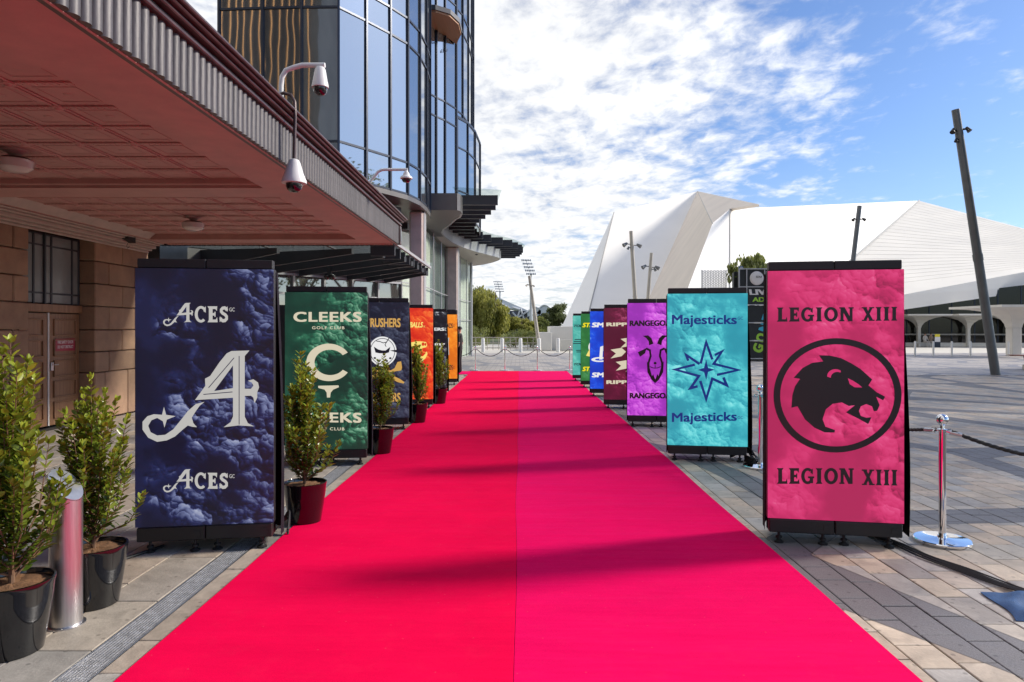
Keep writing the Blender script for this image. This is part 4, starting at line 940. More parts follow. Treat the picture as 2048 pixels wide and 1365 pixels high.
# soffit and dark edge of the near volume
MB().prism([(x + .02, y - .03) for x, y in V1] + [(-7.8, 24.2)], 5.40, 5.535).build('soffit', M['grey_metal'], tw, world=True)
MB().prism([(-7.8, 24.4), (-4, 24.4), (-4, 37.5), (-7.8, 37.5)], 5.2, 23).build('core', M['dark_metal'], tw, world=True)
MB().prism([(-7.75, 18.3), (-5.2, 18.2), (-3.6, 22), (-3.7, 24.3), (-7.75, 24.3)], 5.6, 23).build('core', M['dark_metal'], tw, world=True)
# timber-lined balcony soffit and little brackets
M['timber_soffit'] = pmat('orange_timber_soffit', (.42, .20, .09), .5, var=.12, scale=3, stretch=(6, .4, 1))
bal = MB().prism([(-3.75, 25.2), (-3.1, 25.25), (-2.62, 25.6), (-2.35, 26.3), (-2.33, 27.2), (-2.6, 28.1), (-3.0, 27.25), (-3.3, 26.75), (-3.6, 26.2)], 13.35, 13.42).build('balcony_soffit', M['timber_soffit'], tw, world=True)
MB().prism([(-3.75, 25.17), (-3.1, 25.2), (-2.58, 25.57), (-2.31, 26.28), (-2.29, 27.22), (-2.6, 28.15)], 13.425, 13.60).build('balcony_edge', M['grey_metal'], tw, world=True)
for (px, py, Y) in ((871, 87, 26.7), (891, 104, 27.2)):
    c = at(px, py, Y); MB().tube([c + Vector((-.07, -.06, .09)), c + Vector((-.07, -.06, 0)), c + Vector((.07, -.06, 0)), c + Vector((.07, -.06, .09))], .014, 6).tube([c + Vector((0, -.06, 0)), c + Vector((0, .03, 0)), c + Vector((0, .03, 1.2))], .012, 6).build('bracket', M['mullion'], tw, world=True)

# ground floor: angled glazed entrance wall with grey spandrels
en = empty('entrance_wall', (-4.8, 18, 0), label='glazed entrance wall with grey frames set back under the tower', cat='glazed wall')
E0, E1 = Vector((-7.46, 15.0)), Vector((-3.62, 20.9)); ed = (E1 - E0).normalized(); enn = Vector((ed.y, -ed.x))
def ewall(s0, s1, o0, o1, z0, z1, name, mat):
    a, b = E0 + ed * s0, E0 + ed * s1
    q = [a + enn * o0, b + enn * o0, b + enn * o1, a + enn * o1]
    return MB().prism([(v.x, v.y) for v in q], z0, z1).build(name, mat, en, world=True)
MB().box(-11, -7.35, 13.95, 16.2, 0, 5.35).build('return_wall', M['mullion'], en, world=True)
EL = (E1 - E0).length; nb_ = 7
ewall(0, EL, -.30, -.06, 0, 5.35, 'backing', M['dark_metal'])
for i in range(nb_):
    s0, s1 = EL * i / nb_ + .035, EL * (i + 1) / nb_ - .035
    for z0, z1 in ((.12, 2.1), (2.17, 2.50), (2.56, 2.98)): ewall(s0, s1, -.03, -.015, z0, z1, 'pane', M['dglass'])
    ewall(s0 - .03, s1 + .03, -.02, .03, 3.06, 3.42, 'spandrel', M['grey_metal']); ewall(s0 - .03, s1 + .03, -.05, .0, 3.44, 5.34, 'upper_panel', M['dark_metal'])
for i in range(nb_ + 1): s = EL * i / nb_; ewall(max(0, s - .03), min(EL, s + .03), -.055, .05, 0, 3.05, 'mullion', M['silver_clad'] if i > 1 else M['grey_metal'])
for z in (.06, 2.135, 2.53, 3.02): ewall(0, EL, -.056, .035, z - .028, z + .028, 'transom', M['silver_clad'])
# cantilevered glass canopy on tapering beams
gc = empty('glass_canopy', (-4.2, 17.5, 3.1), label='glass canopy on tapering dark steel beams behind the awning', cat='canopy')
CE = -2.62
for i, s in enumerate((.5, 1.4, 2.3, 3.2, 4.05, 4.85, 5.6, 6.3)):
    p = E0 + ed * s; L_ = min(3.9, (CE - p.x) / max(.05, enn.x)); q = p + enn * L_
    if q.y < 13.95: t_ = (p.y - 13.95) / (p.y - q.y); q = p + (q - p) * t_
    w = ed * .035
    V = []
    for v, zb, zt in ((p, 2.98, 3.40), (q, 3.16, 3.27)):
        for sg_ in (-1, 1):
            for z in (zb, zt): V.append((v.x + sg_ * w.x, v.y + sg_ * w.y, z))
    MB().add(V, [(0, 1, 3, 2), (4, 6, 7, 5), (0, 4, 5, 1), (2, 3, 7, 6), (0, 2, 6, 4), (1, 5, 7, 3)]).build('beam', M['dark_metal'], gc, world=True)
gv = [(-7.3, 14.0), (CE, 14.0), (CE, 20.0), (-3.55, 20.75), (-7.3, 15.2)]
MB().prism(gv, 3.435, 3.455).build('glass_roof', M['glass'], gc, world=True)
MB().bbox(CE - .02, CE + .03, 14.0, 20.05, 3.39, 3.46, .004).build('edge_rail', M['silver_clad'], gc, world=True)
for k in range(9):
    yy = 14.5 + k * .66; MB().bbox(CE - .55, CE - .03, yy, yy + .07, 3.17, 3.40, .004).build('edge_bracket', M['dark_metal'], gc, world=True)
for xx in (-5.6, -4.2): MB().bbox(xx, xx + .06, 14.0, 17.5 if xx < -5 else 19.3, 3.41, 3.432, .003).build('purlin', M['grey_metal'], gc, world=True)
cd = empty('security_camera', tuple(at(659, 553, 17.0)), label='black twin dome camera under the glass canopy', cat='security camera', group='cameras on the awning')
for dx in (-.07, .07): MB().lathe([(.005, -.10), (.05, -.08), (.075, -.03), (.075, .02), (.03, .05)], 16, (dx, 0, 0)).build('dome', M['dark_glass'], cd, True)
MB().bbox(-.05, .05, -.05, .05, .02, .25, .01).build('mount', M['black'], cd)

# concrete columns
def column(x, y, w, h, label):
    e = empty('concrete_column', (x, y, 0), label=label, cat='column', group='concrete columns under the tower')
    MB().bbox(-w / 2, w / 2, -w * .75, w * .75, 0, h, .05).build('shaft', M['concrete'], e)
    MB().bbox(w / 2 + .002, w / 2 + .03, -w * .5, w * .5, 0, h, .008).build('lit_edge_strip', M['silver_clad'], e)  # pale strip paints the light catching the column's right edge
column(-3.30, 22.1, .44, 5.39, 'pinkish concrete column at the end of the glazed entrance wall'); column(-3.45, 35.0, .62, 5.78, 'pinkish concrete column inside the curved glazed bay')
# swept porte-cochere canopy: S-curved fascia, boarded soffit, dark fins under a glass edge
sc = empty('swept_canopy', (-3, 33, 5.8), label='S curved grey canopy edged with stepped dark fins and glass', cat='canopy')
SB = [(-3.26, 23.9), (-2.20, 23.9), (-2.10, 24.1), (-2.08, 24.7), (-2.20, 25.4), (-2.40, 25.9), (-2.78, 27.3), (-3.14, 28.4), (-3.35, 29.5), (-3.36, 30.8), (-3.22, 32.8), (-2.8, 35.0), (-2.38, 36.5), (-1.7, 38.3), (-1.2, 39.6), (-1.12, 40.4), (-1.3, 41.3), (-1.68, 42.5), (-2.3, 43.8), (-3.02, 44.8)]
MB().prism(SB[:10] + [(-7.5, 30.8), (-7.5, 24.5)], 5.80, 5.86).build('soffit', M['grey_metal'], sc, world=True)  # one soffit: near part coloured dark to imitate its darker reflection
MB().prism(SB[9:] + [(-7.5, 45), (-7.5, 30.81)], 5.801, 5.861).build('soffit', M['soffit_board'], sc, world=True)
for i in range(len(SB) - 1):
    a, b = Vector(SB[i]), Vector(SB[i + 1]); d = (b - a).normalized(); n = Vector((d.y, -d.x))
    if (b - a).length > 1.3 and i > 4: pass
    q = [a + n * .02, b + n * .02, b - n * .05, a - n * .05]
    MB().prism([(v.x, v.y) for v in q], 5.785, 6.38).build('fascia_panel', M['grey_metal'] if i < 3 else M['silver_clad'], sc, world=True)
FE = [(24.55, -.65), (26.25, -.81), (27.9, -1.16), (29.4, -1.62), (31, -1.95), (32.5, -2.08), (33.8, -2.02), (34.6, -1.85), (35.4, -1.6), (36.1, -1.30), (37.1, -.70), (38.1, -.25), (39.5, .14), (40.6, .33), (42.7, .19), (44, -.03), (45.4, -.8)]
def sx_at(y):
    for (xa, ya), (xb, yb) in zip(SB, SB[1:]):
        if ya <= y <= yb and yb > ya: return xa + (xb - xa) * (y - ya) / (yb - ya)
    return -2.2 if y < 24 else -3.0
fy = 24.3
while fy < 45:
    for (ya, xa), (yb, xb) in zip(FE, FE[1:]):
        if ya <= fy <= yb:
            xe = xa + (xb - xa) * (fy - ya) / (yb - ya)
            MB().bbox(sx_at(fy) - .05, xe - .08, fy, fy + .12, 6.24, 6.60, .004).build('fin', M['dark_metal'], sc, world=True)
    fy += 1.05
MB().prism([(x, y) for y, x in FE] + [(sx_at(y) - .2, y) for y in (45, 43, 41, 39, 37, 35, 33, 31, 29, 27, 25, 24)], 6.61, 6.63).build('glass_edge', M['glass'], sc, world=True)
cdm = at(953, 507, 38.0); MB().lathe([(.005, -.12), (.08, -.08), (.11, -.02), (.11, .0), (.05, .04)], 14, tuple(cdm)).build('ceiling_camera', M['black'], sc, True, world=True)
# curved ground-floor glazing of the bay
gb = empty('glazed_bay', (-3.6, 34, 0), label='tall curved glazed bay with pale blinds below the swept canopy', cat='glazed wall')
GP = [(-4.3, 24.4), (-3.75, 26.6), (-3.72, 29.5), (-3.72, 32.4), (-3.55, 36.2), (-3.35, 38.5), (-3.15, 40.6), (-3.0, 42.2)]
for i in range(len(GP) - 1):
    a, b = Vector(GP[i]), Vector(GP[i + 1]); d = (b - a).normalized(); n = Vector((d.y, -d.x))
    for z0, z1 in ((.05, 2.16), (2.2, 3.3), (3.34, 5.75)):
        q = [a + d * .02, b - d * .02, b - d * .02 - n * .02, a + d * .02 - n * .02]; MB().prism([(v.x, v.y) for v in q], z0, z1).build('pane', M['glass'], gb, world=True)
    q = [a, b, b - n * .03, a - n * .03]
    for z in (.025, 2.18, 3.32): MB().prism([(v.x + n.x * .01, v.y + n.y * .01) for v in q], z - .018, z + .018).build('rail', M['silver_clad'], gb, world=True)
    q = [a - n * .14, b - n * .14, b - n * .18, a - n * .18]; MB().prism([(v.x, v.y) for v in q], 0, 5.7).build('blind', M['beige'] if i not in (2, 3) else M['grey_int'], gb, world=True)
for i, p in enumerate(GP):
    r_ = .10 if i == len(GP) - 1 else .03
    MB().lathe([(r_, 0), (r_, 5.76)], 14, (p[0], p[1], 0)).build('post', M['silver_clad'], gb, True, world=True)
# black kiosk behind the far left screens
kk = empty('kiosk', (-2.75, 22.6, 0), label='black framed glass kiosk behind the orange screen', cat='kiosk')
MB().bbox(-.75, .62, -.4, .4, 0, .12, .01).build('base', M['black'], kk)
for x in (-.74, .58):
    for y_ in (-.39, .35): MB().bbox(x, x + .04, y_, y_ + .04, .12, 2.12, .005).build('post', M['black'], kk)
MB().bbox(-.78, .66, -.43, .43, 2.121, 2.26, .01).build('roof', M['black'], kk)
MB().box(-.70, .57, -.37, -.36, .13, 2.11).build('pane', M['dglass'], kk); MB().box(.60, .61, -.34, .34, .13, 2.11).build('pane', M['dglass'], kk); MB().box(-.70, .57, .36, .37, .13, 2.11).build('back_panel', M['black'], kk)
MB().bbox(-.1, .45, -.382, -.372, 1.9, 2.03, .003).build('header_plate', M['steel_dark'], kk)
# black sign banner by the entrance
bn = empty('sign_banner', (-3.42, 9.6, 0), R(8), label='narrow black standing sign half hidden behind the green screen', cat='sign')
MB().bbox(-.35, .35, -.015, .015, .04, 1.95, .004).build('panel', M['black'], bn); MB().bbox(-.38, .38, -.16, .16, 0, .04, .008).build('foot', M['black'], bn)
V, F = text_geo('S', .02); MB().add([(-.30 + .07 * a, -.0165 - l, 1.25 + .11 * b) for a, b, l in V], F).build('lettering', M['cornice_light'], bn)

# ------------------------------------------------------------------ white folded-roof arts centre
fc = empty('arts_centre', (30, 75, 0), label='white angular folded roof arts centre across the plaza', cat='building')
P_ = {}
def sv(k, px, py, Y): P_[k] = at(px, py, Y)
sv('a0', 1120, 662, 75.9); sv('a1', 1168, 662, 72.9); sv('b1', 1268, 662, 73.9); sv('b', 1395, 383, 121); sv('c1', 1343, 662, 48.5); sv('d1', 1460, 662, 50.8); sv('f1', 1610, 602, 61.8); sv('g1', 1805, 590, 61.3)
def onplane(k, px, py, tri):
    p, q, r = (P_[t] for t in tri); n = (q - p).cross(r - p); d = at(px, py, 1.0) - co.location; P_[k] = co.location + d * ((p - co.location).dot(n) / d.dot(n))
onplane('a', 1228, 425, ('a1', 'b1', 'b')); onplane('c', 1425, 447, ('b', 'b1', 'c1')); onplane('d', 1460, 418, ('c', 'c1', 'd1')); onplane('e', 1517, 409, ('b', 'c', 'd'))
onplane('f', 1838, 402, ('d', 'd1', 'f1')); onplane('g', 2170, 490, ('f', 'f1', 'g1')); onplane('g2', 2170, 522, ('f', 'f1', 'g1'))
sv('f2', 1600, 625, 62.2); sv('h1', 1805, 620, P_['g1'].y + .3); sv('h2', 2170, 567, P_['g2'].y + .3)
for k_ in ('a0', 'a1', 'b1', 'c1', 'd1', 'f2'): P_[k_ + 'z'] = Vector((P_[k_].x, P_[k_].y, -.02))
def facet(keys, name, mat, th=.25):
    pts = [P_[k] for k in keys]; n = (pts[1] - pts[0]).cross(pts[2] - pts[0]).normalized()
    if n.dot(pts[0] - co.location) > 0: n = -n
    mb = MB(); c = pts[0]
    pl = [p - n * (p - c).dot(n) for p in pts] if len(pts) > 3 else pts      # flatten tiny warps
    MBf = MB(); k_ = len(pts); Vv = list(pts) + [p - n * th for p in pts]
    Ff = [(i, (i + 1) % k_, k_ + (i + 1) % k_, k_ + i) for i in range(k_)]
    for i in range(1, k_ - 1): Ff.append((0, i, i + 1)); Ff.append((k_, k_ + i + 1, k_ + i))
    return MBf.add(Vv, Ff).build(name, mat, fc, world=True), n
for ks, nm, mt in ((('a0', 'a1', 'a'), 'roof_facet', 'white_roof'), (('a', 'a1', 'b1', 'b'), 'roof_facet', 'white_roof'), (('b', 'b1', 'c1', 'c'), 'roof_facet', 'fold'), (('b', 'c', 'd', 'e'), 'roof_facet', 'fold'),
                   (('c', 'c1', 'd1', 'd'), 'roof_facet', 'white_roof'), (('d', 'd1', 'f1', 'f'), 'roof_facet', 'white_roof'), (('f', 'f1', 'g1', 'g2', 'g'), 'roof_facet', 'cream_tile'), (('g1', 'h1', 'h2', 'g2'), 'fascia', 'white_roof'), (('f1', 'f2', 'h1', 'g1'), 'fascia', 'white_roof'), (('d1', 'f2', 'f1'), 'fascia', 'white_roof'),
                   (('a0', 'a0z', 'a1z', 'a1'), 'base_wall', 'white_conc'), (('a1', 'a1z', 'b1z', 'b1'), 'base_wall', 'white_conc'), (('b1', 'b1z', 'c1z', 'c1'), 'base_wall', 'white_conc'), (('c1', 'c1z', 'd1z', 'd1'), 'base_wall', 'white_conc'), (('d1', 'd1z', 'f2z', 'f2'), 'base_wall', 'white_conc')):
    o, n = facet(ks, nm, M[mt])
def seam(a, b, r): MB().tube([P_[a] - (P_[a] - co.location).normalized() * .06, P_[b] - (P_[b] - co.location).normalized() * .06], r, 6).build('seam', M['gutter'], fc, world=True)
seam('a', 'a1', .07); seam('d', 'd1', .06); seam('f', 'f1', .16); seam('b', 'c', .05)
# tiled relief lines across the cream roof
M['tile_line'] = pmat('tile_joint', (.71, .67, .60), .7, var=.05)
f_, f1_, g_, g2_ = P_['f'], P_['f1'], P_['g'], P_['g2']
for i in range(1, 26):
    t = i / 26; a = f_.lerp(f1_, t); b = g_.lerp(g2_, t); v = (a - co.location).normalized() * .05
    MB().tube([a - v * .4, b - v * .4], .022, 4).build('tile_joint', M['tile_line'], fc, world=True)
# glazed foyer under the fascia
fx0, fx1 = at(1600, 660, 68).x, at(2300, 660, 62).x
M['foyer_glass'] = glass_mirror('foyer_glass', (.055, .052, .046), .03, .7)
npan = 15
for i in range(npan):
    t0, t1 = i / npan, (i + 1) / npan
    a = Vector((fx0 + (fx1 - fx0) * t0, 68.4 - 5.6 * t0, 0)); b = Vector((fx0 + (fx1 - fx0) * t1, 68.4 - 5.6 * t1, 0))
    top = lambda p: 3.4 + (p.x - fx0) / (fx1 - fx0) * 3.6
    MB().slab([(a.x + .06, a.y, .35), (b.x - .06, b.y, .35), (b.x - .06, b.y, top(b)), (a.x + .06, a.y, top(a))], (0, .05, 0)).build('foyer_pane', M['foyer_glass'], fc, world=True)
    MB().box(a.x - .05, a.x + .05, a.y - .05, a.y + .12, .3, top(a)).build('mullion', M['mullion'], fc, world=True)
MB().slab([(fx0, 68.2, 1.08), (fx1, 62.6, 1.08), (fx1, 62.6, 1.22), (fx0, 68.2, 1.22)], (0, .1, 0)).build('rail', M['gutter'], fc, world=True)
MB().slab([(fx0, 67.6, .0), (fx1, 61.9, .0), (fx1, 61.9, .36), (fx0, 67.6, .36)], (0, .9, 0)).build('plinth', M['white_conc'], fc, world=True)
MB().box(fx0, fx1 + 10, 69, 95, 0, 2.2).build('back_wall', M['dark_metal'], fc, world=True)
# mushroom columns
def mushroom(x, y, s, label, h=3.05):
    e = empty('mushroom_column', (x, y, 0), label=label, cat='column', group='white vaulted columns by the foyer')
    MB().bbox(-.30 * s, .30 * s, -.30 * s, .30 * s, 0, 1.72, .03).build('shaft', M['white_conc'], e)
    prof = [(.30, 1.72), (.34, 1.95), (.48, 2.25), (.74, 2.52), (1.15, 2.74), (1.7, 2.87), (2.45, 2.92), (2.45, 3.06)]
    mb = MB()
    for r_, z in prof:
        r_ = r_ * s + (1 - s) * 2.3 * max(0, (r_ - .3) / 2.15); mb.v += [(-r_, -r_, z), (r_, -r_, z), (r_, r_, z), (-r_, r_, z)]
    for i in range(len(prof) - 1):
        for k in range(4): mb.f.append((i * 4 + k, i * 4 + (k + 1) % 4, i * 4 + 4 + (k + 1) % 4, i * 4 + 4 + k)); mb.mi.append(0)
    j = (len(prof) - 1) * 4; mb.f.append((j, j + 1, j + 2, j + 3)); mb.mi.append(0)
    mb.build('vault', M['white_conc'], e)
mushroom(30.4, 42.0, 1.0, 'freestanding white vaulted column in front of the foyer')
for i, px in enumerate((1825, 1917, 1998)): mushroom(ax(px, 66.6 - i * .5), 65.6 - i * .9, .5, 'white vaulted column added in place of a reflection in the foyer glass')  # slim columns set before the glass, standing in for reflections in it
# bollards in front
BOL = MB().lathe([(.055, 0), (.055, .88), (.045, .90), (.01, .905)], 14).mesh('bollard', M['white_paint'], True)
for i in range(9):
    o = link('bollard', BOL); o.location = (ax(1830 + 33 * i, 41.5), 41.5 - .18 * i, 0)
    tag(o, 'slim white bollard in the row before the arts centre foyer', 'bollard', 'bollards before the arts centre')
# a-frame sign
sgn = empty('notice_stand', tuple(at(1874, 694, 62) * 1.0), label='dark notice stand with white sheet and yellow header by the foyer', cat='sign'); sgn.location.z = 0
MB().bbox(-.28, .28, -.05, .05, 0, .75, .01).build('stand', M['mullion'], sgn); MB().bbox(-.25, .25, -.07, -.052, .5, .95, .004).build('sheet', M['sign_white'], sgn)
M['yellow'] = pmat('yellow_board', (.75, .62, .04), .6, var=.05); MB().bbox(-.22, .22, -.06, -.0, .96, 1.2, .004).build('header', M['yellow'], sgn)
# stepped white walls at the left end
M['cab'] = pmat('cream_cabinet', (.62, .60, .54), .5, var=.04)
ww = empty('concrete_wall', (3, 53, 0), label='stepped white concrete walls at the end of the arts centre terrace', cat='wall')
for px0, px1, py, Y, d in ((1078, 1104, 665, 52, 3), (1100, 1146, 653, 53.2, 5), (1117, 1145, 652, 53.1, .05)):
    a = at(px0, py, Y); b = at(px1, py, Y)
    if d > 1: MB().bbox(a.x, b.x + (2.5 if px1 > 1110 else 0), Y, Y + d, 0, a.z, .03).build('wall_block', M['white_conc'], ww, world=True)
cb = empty('service_cabinet', (ax(1133, 51.2), 51.2, 0), label='cream service cabinet against the white concrete wall', cat='cabinet')
MB().bbox(-.42, .42, 0, .5, .03, .85, .01).build('body', M['cab'], cb)
for s_ in (-1, 1): MB().bbox(min(0.006 * s_, .40 * s_), max(.006 * s_, .40 * s_), -.014, -.001, .06, .82, .004).build('door', M['cab'], cb)
# handrail and thick posts
hr = empty('handrail', (0, 54.5, 0), label='pale steel handrail across the end of the terrace', cat='handrail')
xa, xb = ax(940, 54.5), ax(1078, 54.5)
for z in (.98, .55, .15): MB().tube([(xa, 54.5, z), (xb, 54.5, z)], .03, 8).build('rail', M['pole_pale'], hr, world=True)
n_ = 12
for i in range(n_ + 1): x = xa + (xb - xa) * i / n_; MB().tube([(x, 54.5, 0), (x, 54.5, .98)], .025, 8).build('post', M['pole_pale'], hr, world=True)
PST = MB().lathe([(.13, 0), (.13, .92), (.10, .99), (.02, 1.0)], 16).mesh('bollard', M['white_paint'], True)
for px in (966, 1004, 1041, 1078, 1116):
    o = link('bollard', PST); o.location = (ax(px, 48.8), 48.8, 0); tag(o, 'thick white bollard standing before the pale handrail', 'bollard', 'thick bollards by the handrail')

# ------------------------------------------------------------------ leaning light poles
def light_pole(base, top, r, lights, label, mat='pole', lamp='black'):
    e = empty('light_pole', tuple(base), label=label, cat='light pole', group='leaning plaza light poles')
    b = Vector(base); t = Vector(top) - b
    MB().tube([Vector((0, 0, -.01)), t * .44, t * .445, t], [r, r * .97, r * .95, r * .85], 16).build('pole', M[mat], e, True)
    MB().tube([t * .43, t * .455], r * 1.06, 16).build('collar', M[mat], e, True)
    for f, dx, tilt in lights:
        c = t * f; d = Vector((dx, -.10, 0)); k = abs(dx); hd = c + d * 1.0
        MB().tube([c, c + d * .6, hd], .035, 6).build('bracket', M[lamp], e)
        ax_ = Vector((dx * 1.2, -.25, tilt)).normalized(); s = k * .75
        MB().tube([hd - ax_ * s * .4, hd, hd + ax_ * s * .5, hd + ax_ * s * .62], [s * .22, s * .32, s * .42, s * .46], 12).build('spotlight', M[lamp], e, True)
    return e
light_pole((16.95, 24.3, 0), (15.52, 24.3, 9.43), .155, ((.92, -.26, -.5), (.925, .26, -.6), (.885, -.20, -.7)), 'tall dark grey leaning light pole by the slatted bench')
light_pole((9.4, 54, 0), (8.82, 54, 9.4), .17, ((.89, -.5, -.4), (.88, .5, -.4), (.86, -.3, -.8)), 'tall brown leaning pole with clustered lamps before the shaded white fold', 'pole_pale', 'pole')
light_pole((10.2, 56, 0), (10.83, 56, 7.9), .15, ((.86, -.5, -.4), (.85, .5, -.4), (.83, .35, -.8)), 'thin leaning pole standing just behind the clustered brown one', 'pole_pale', 'pole')
light_pole((20.3, 43, 0), (21.42, 43, 9.4), .16, ((.91, -.30, -.3), (.91, .30, -.3)), 'leaning pole with two amber lamps before the white roof', 'pole')
light_pole((1.5, 50, 0), (.72, 50, 5.55), .13, ((.88, -.25, -.3), (.87, .2, -.3)), 'pale leaning pole at the end of the carpet axis', 'pole_pale', 'pole_pale')

# ------------------------------------------------------------------ stadium in the distance
M['stad_white'] = pmat('stadium_white_steel', (.60, .62, .66), .5, var=.06, scale=.1)
M['stad_roof'] = pmat('stadium_roof_sheet', (.62, .66, .72), .45, var=.06, scale=.05)
M['stad_dark'] = pmat('stadium_stand', (.13, .14, .18), .8, var=.25, scale=.2)
SY = 240.0
def A(px, py, dy=0): return at(px, py, SY + dy)
st = empty('stadium', (ax(1010, SY), SY, 0), label='distant stadium grandstand with white curved roofs above the trees', cat='stadium')
MB().slab([A(900, 560), A(955, 582), A(985, 590), (A(1018, 605)), A(1048, 618), A(1062, 624), A(1040, 622), A(990, 612), A(900, 600)], (0, 14, 0)).build('roof', M['stad_roof'], st, world=True)
for i in range(6): MB().tube([A(905 + 24 * i, 575 + 8 * i, -.5), A(940 + 20 * i, 607 + 2.5 * i, -.5)], .25, 5).build('roof_rib', M['stad_white'], st, world=True)
MB().slab([A(940, 612, 1), A(1020, 618, 1), A(1020, 700, 1), A(940, 700, 1)], (0, 10, 0)).build('stand_wall', M['stad_white'], st, world=True)
MB().slab([A(1000, 622, .5), A(1110, 622, .5), A(1110, 700, .5), A(1000, 700, .5)], (0, .3, 0)).build('stand_front', M['stad_dark'], st, world=True)
for px0, py0, px1, py1 in ((1025, 625, 1048, 650), (1041, 618, 1052, 648), (1041, 618, 1030, 650), (1015, 650, 1060, 620), (1002, 622, 1002, 700), (1018, 622, 1018, 700), (1080, 635, 1080, 700), (1066, 632, 1066, 700)):
    MB().tube([A(px0, py0, -.2), A(px1, py1, -.2)], .32, 6).build('strut', M['stad_white'], st, world=True)
for c0, c1, h in ((1055, 1082, 14), (1074, 1102, 18)):
    up = [A(c0 + (c1 - c0) * t, 632 - h * math.sin(math.pi * (.15 + .72 * t)) - 6 * t, -2) for t in [i / 10 for i in range(11)]]; dn = [A(c0 + (c1 - c0) * t, 638 - h * .55 * math.sin(math.pi * (.15 + .72 * t)) - 4 * t, -2) for t in [i / 10 for i in range(10, -1, -1)]]
    MB().slab(up + dn, (0, 8, 0)).build('roof_shell', M['stad_roof'], st, world=True)
    MB().tube(up, .3, 5).build('roof_rib', M['stad_white'], st, world=True)
MB().slab([A(1000, 652, -.4), A(1075, 626, -.4), A(1110, 640, -.4), (A(1110, 652, -.4)), A(1030, 668, -.4)], (0, .2, 0)).build('seating', M['stad_dark'], st, world=True)
def flood_tower(px, py0, py1, Y, w, h, label, tilt):
    e = empty('floodlight_tower', (ax(px, Y), Y, 0), label=label, cat='floodlight tower', group='stadium floodlight towers')
    zt = at(px, py1, Y).z; MB().tube([(0, 0, 0), (0, 0, zt)], [.9 * w / 5, .45 * w / 5], 12).build('mast', M['stad_white'], e, True)
    for i in range(5):
        z = zt + h * i / 4; o_ = tilt * h * i / 4
        MB().tube([(o_ - w / 2, 0, z + .05 * w), (o_ + w / 2, 0, z - .05 * w)], .09 * w / 5, 6).build('lamp_bar', M['steel_dark'], e)
        for k in range(6):
            x = o_ - w / 2 + w * (k + .5) / 6; MB().lathe([(.30 * w / 5, 0), (.34 * w / 5, .25), (.2 * w / 5, .5)], 8, (x, -.3, z - .3)).build('lamp', M['steel_dark'], e, True)
    MB().tube([(0, 0, zt - .5), (tilt * h, 0, zt + h)], .14 * w / 5, 6).build('head_spine', M['stad_white'], e)
flood_tower(1062, 700, 548, 170, 2.5, 3.4, 'slender stadium floodlight mast behind the pale leaning pole', -.35)
flood_tower(1000, 700, 583, 300, 3.8, 4.2, 'far stadium floodlight mast above the yellow green trees', -.25)

# ------------------------------------------------------------------ trees
def tree(name, loc, h, rx, rz, zc, n, ls, mat, label, seed, droop=0.0, clumps=26, group=None, trunk_r=.18, cat='tree', limbs=7):
    rnd = random.Random(seed); e = empty(name, loc, label=label, cat=cat, group=group)
    mb = MB(); hx = rnd.uniform(-.2, .2)
    mb.tube([(0, 0, 0), (hx * .4, .05, h * .25), (hx, -.05, h * .5), (hx * 1.2, 0, h * .85)], [trunk_r, trunk_r * .8, trunk_r * .55, trunk_r * .2], 10)
    ends = []
    for i in range(limbs):
        a = rnd.uniform(0, 6.28); z0 = h * rnd.uniform(.22, .6); r_ = rx * rnd.uniform(.5, .85)
        p = Vector((math.cos(a) * r_, math.sin(a) * r_, zc + rz * rnd.uniform(-.5, .6)))
        mb.tube([(hx * .6, 0, z0), Vector((hx * .6, 0, z0)).lerp(p, .5) + Vector((0, 0, .1 * h * rnd.random())), p], [trunk_r * .4, trunk_r * .25, trunk_r * .08], 6)
    mb.build('trunk', M['bark'], e, True)
    cl = []
    for i in range(clumps):
        while True:
            p = Vector((rnd.uniform(-1, 1), rnd.uniform(-1, 1), rnd.uniform(-1, 1)))
            if .25 < p.length < 1: break
        cl.append((Vector((p.x * rx * .86, p.y * rx * .86, zc + p.z * rz * .86)), rnd.uniform(.20, .42) * (rx + rz) / 2, rnd.random()))
    V = []; F = []; T = []
    for i in range(n):
        c, r_, tn = rnd.choice(cl)
        d = Vector((rnd.gauss(0, 1), rnd.gauss(0, 1), rnd.gauss(0, 1))).normalized() * r_ * rnd.random() ** .4
        p = c + Vector((d.x, d.y, d.z * .75)); 
        if droop: p.z -= droop * rnd.random() ** 2
        l = ls * rnd.uniform(.6, 1.3); w = l * rnd.uniform(.28, .5)
        if droop: ax1 = Vector((rnd.gauss(0, .25), rnd.gauss(0, .25), -1)).normalized()
        else: ax1 = Vector((rnd.gauss(0, 1), rnd.gauss(0, 1), rnd.gauss(.2, .7))).normalized()
        s_ = ax1.cross(Vector((rnd.gauss(0, 1), rnd.gauss(0, 1), rnd.gauss(0, 1)))).normalized() * w
        o = len(V); V += [p, p + ax1 * l * .5 + s_ * .5, p + ax1 * l, p + ax1 * l * .5 - s_ * .5]; F.append((o, o + 1, o + 2, o + 3))
        T.append(min(1, max(0, tn * .6 + rnd.random() * .4)))
    me = bpy.data.meshes.new('crown'); me.from_pydata([tuple(v) for v in V], [], F); me.materials.append(mat)
    at_ = me.attributes.new('tone', 'FLOAT', 'FACE'); at_.data.foreach_set('value', T); me.update()
    o = link('crown', me, e); tag(o, kind='stuff'); return e
M['leaf_y'] = leaf_mat('willow_leaf', (.20, .21, .045), (.42, .40, .09), trans=.5, rough=.6)
M['leaf_g'] = leaf_mat('gum_leaf', (.10, .13, .04), (.30, .32, .09), trans=.45, rough=.6)
M['leaf_d'] = leaf_mat('dark_leaf', (.08, .10, .04), (.20, .23, .09), trans=.4, rough=.6)
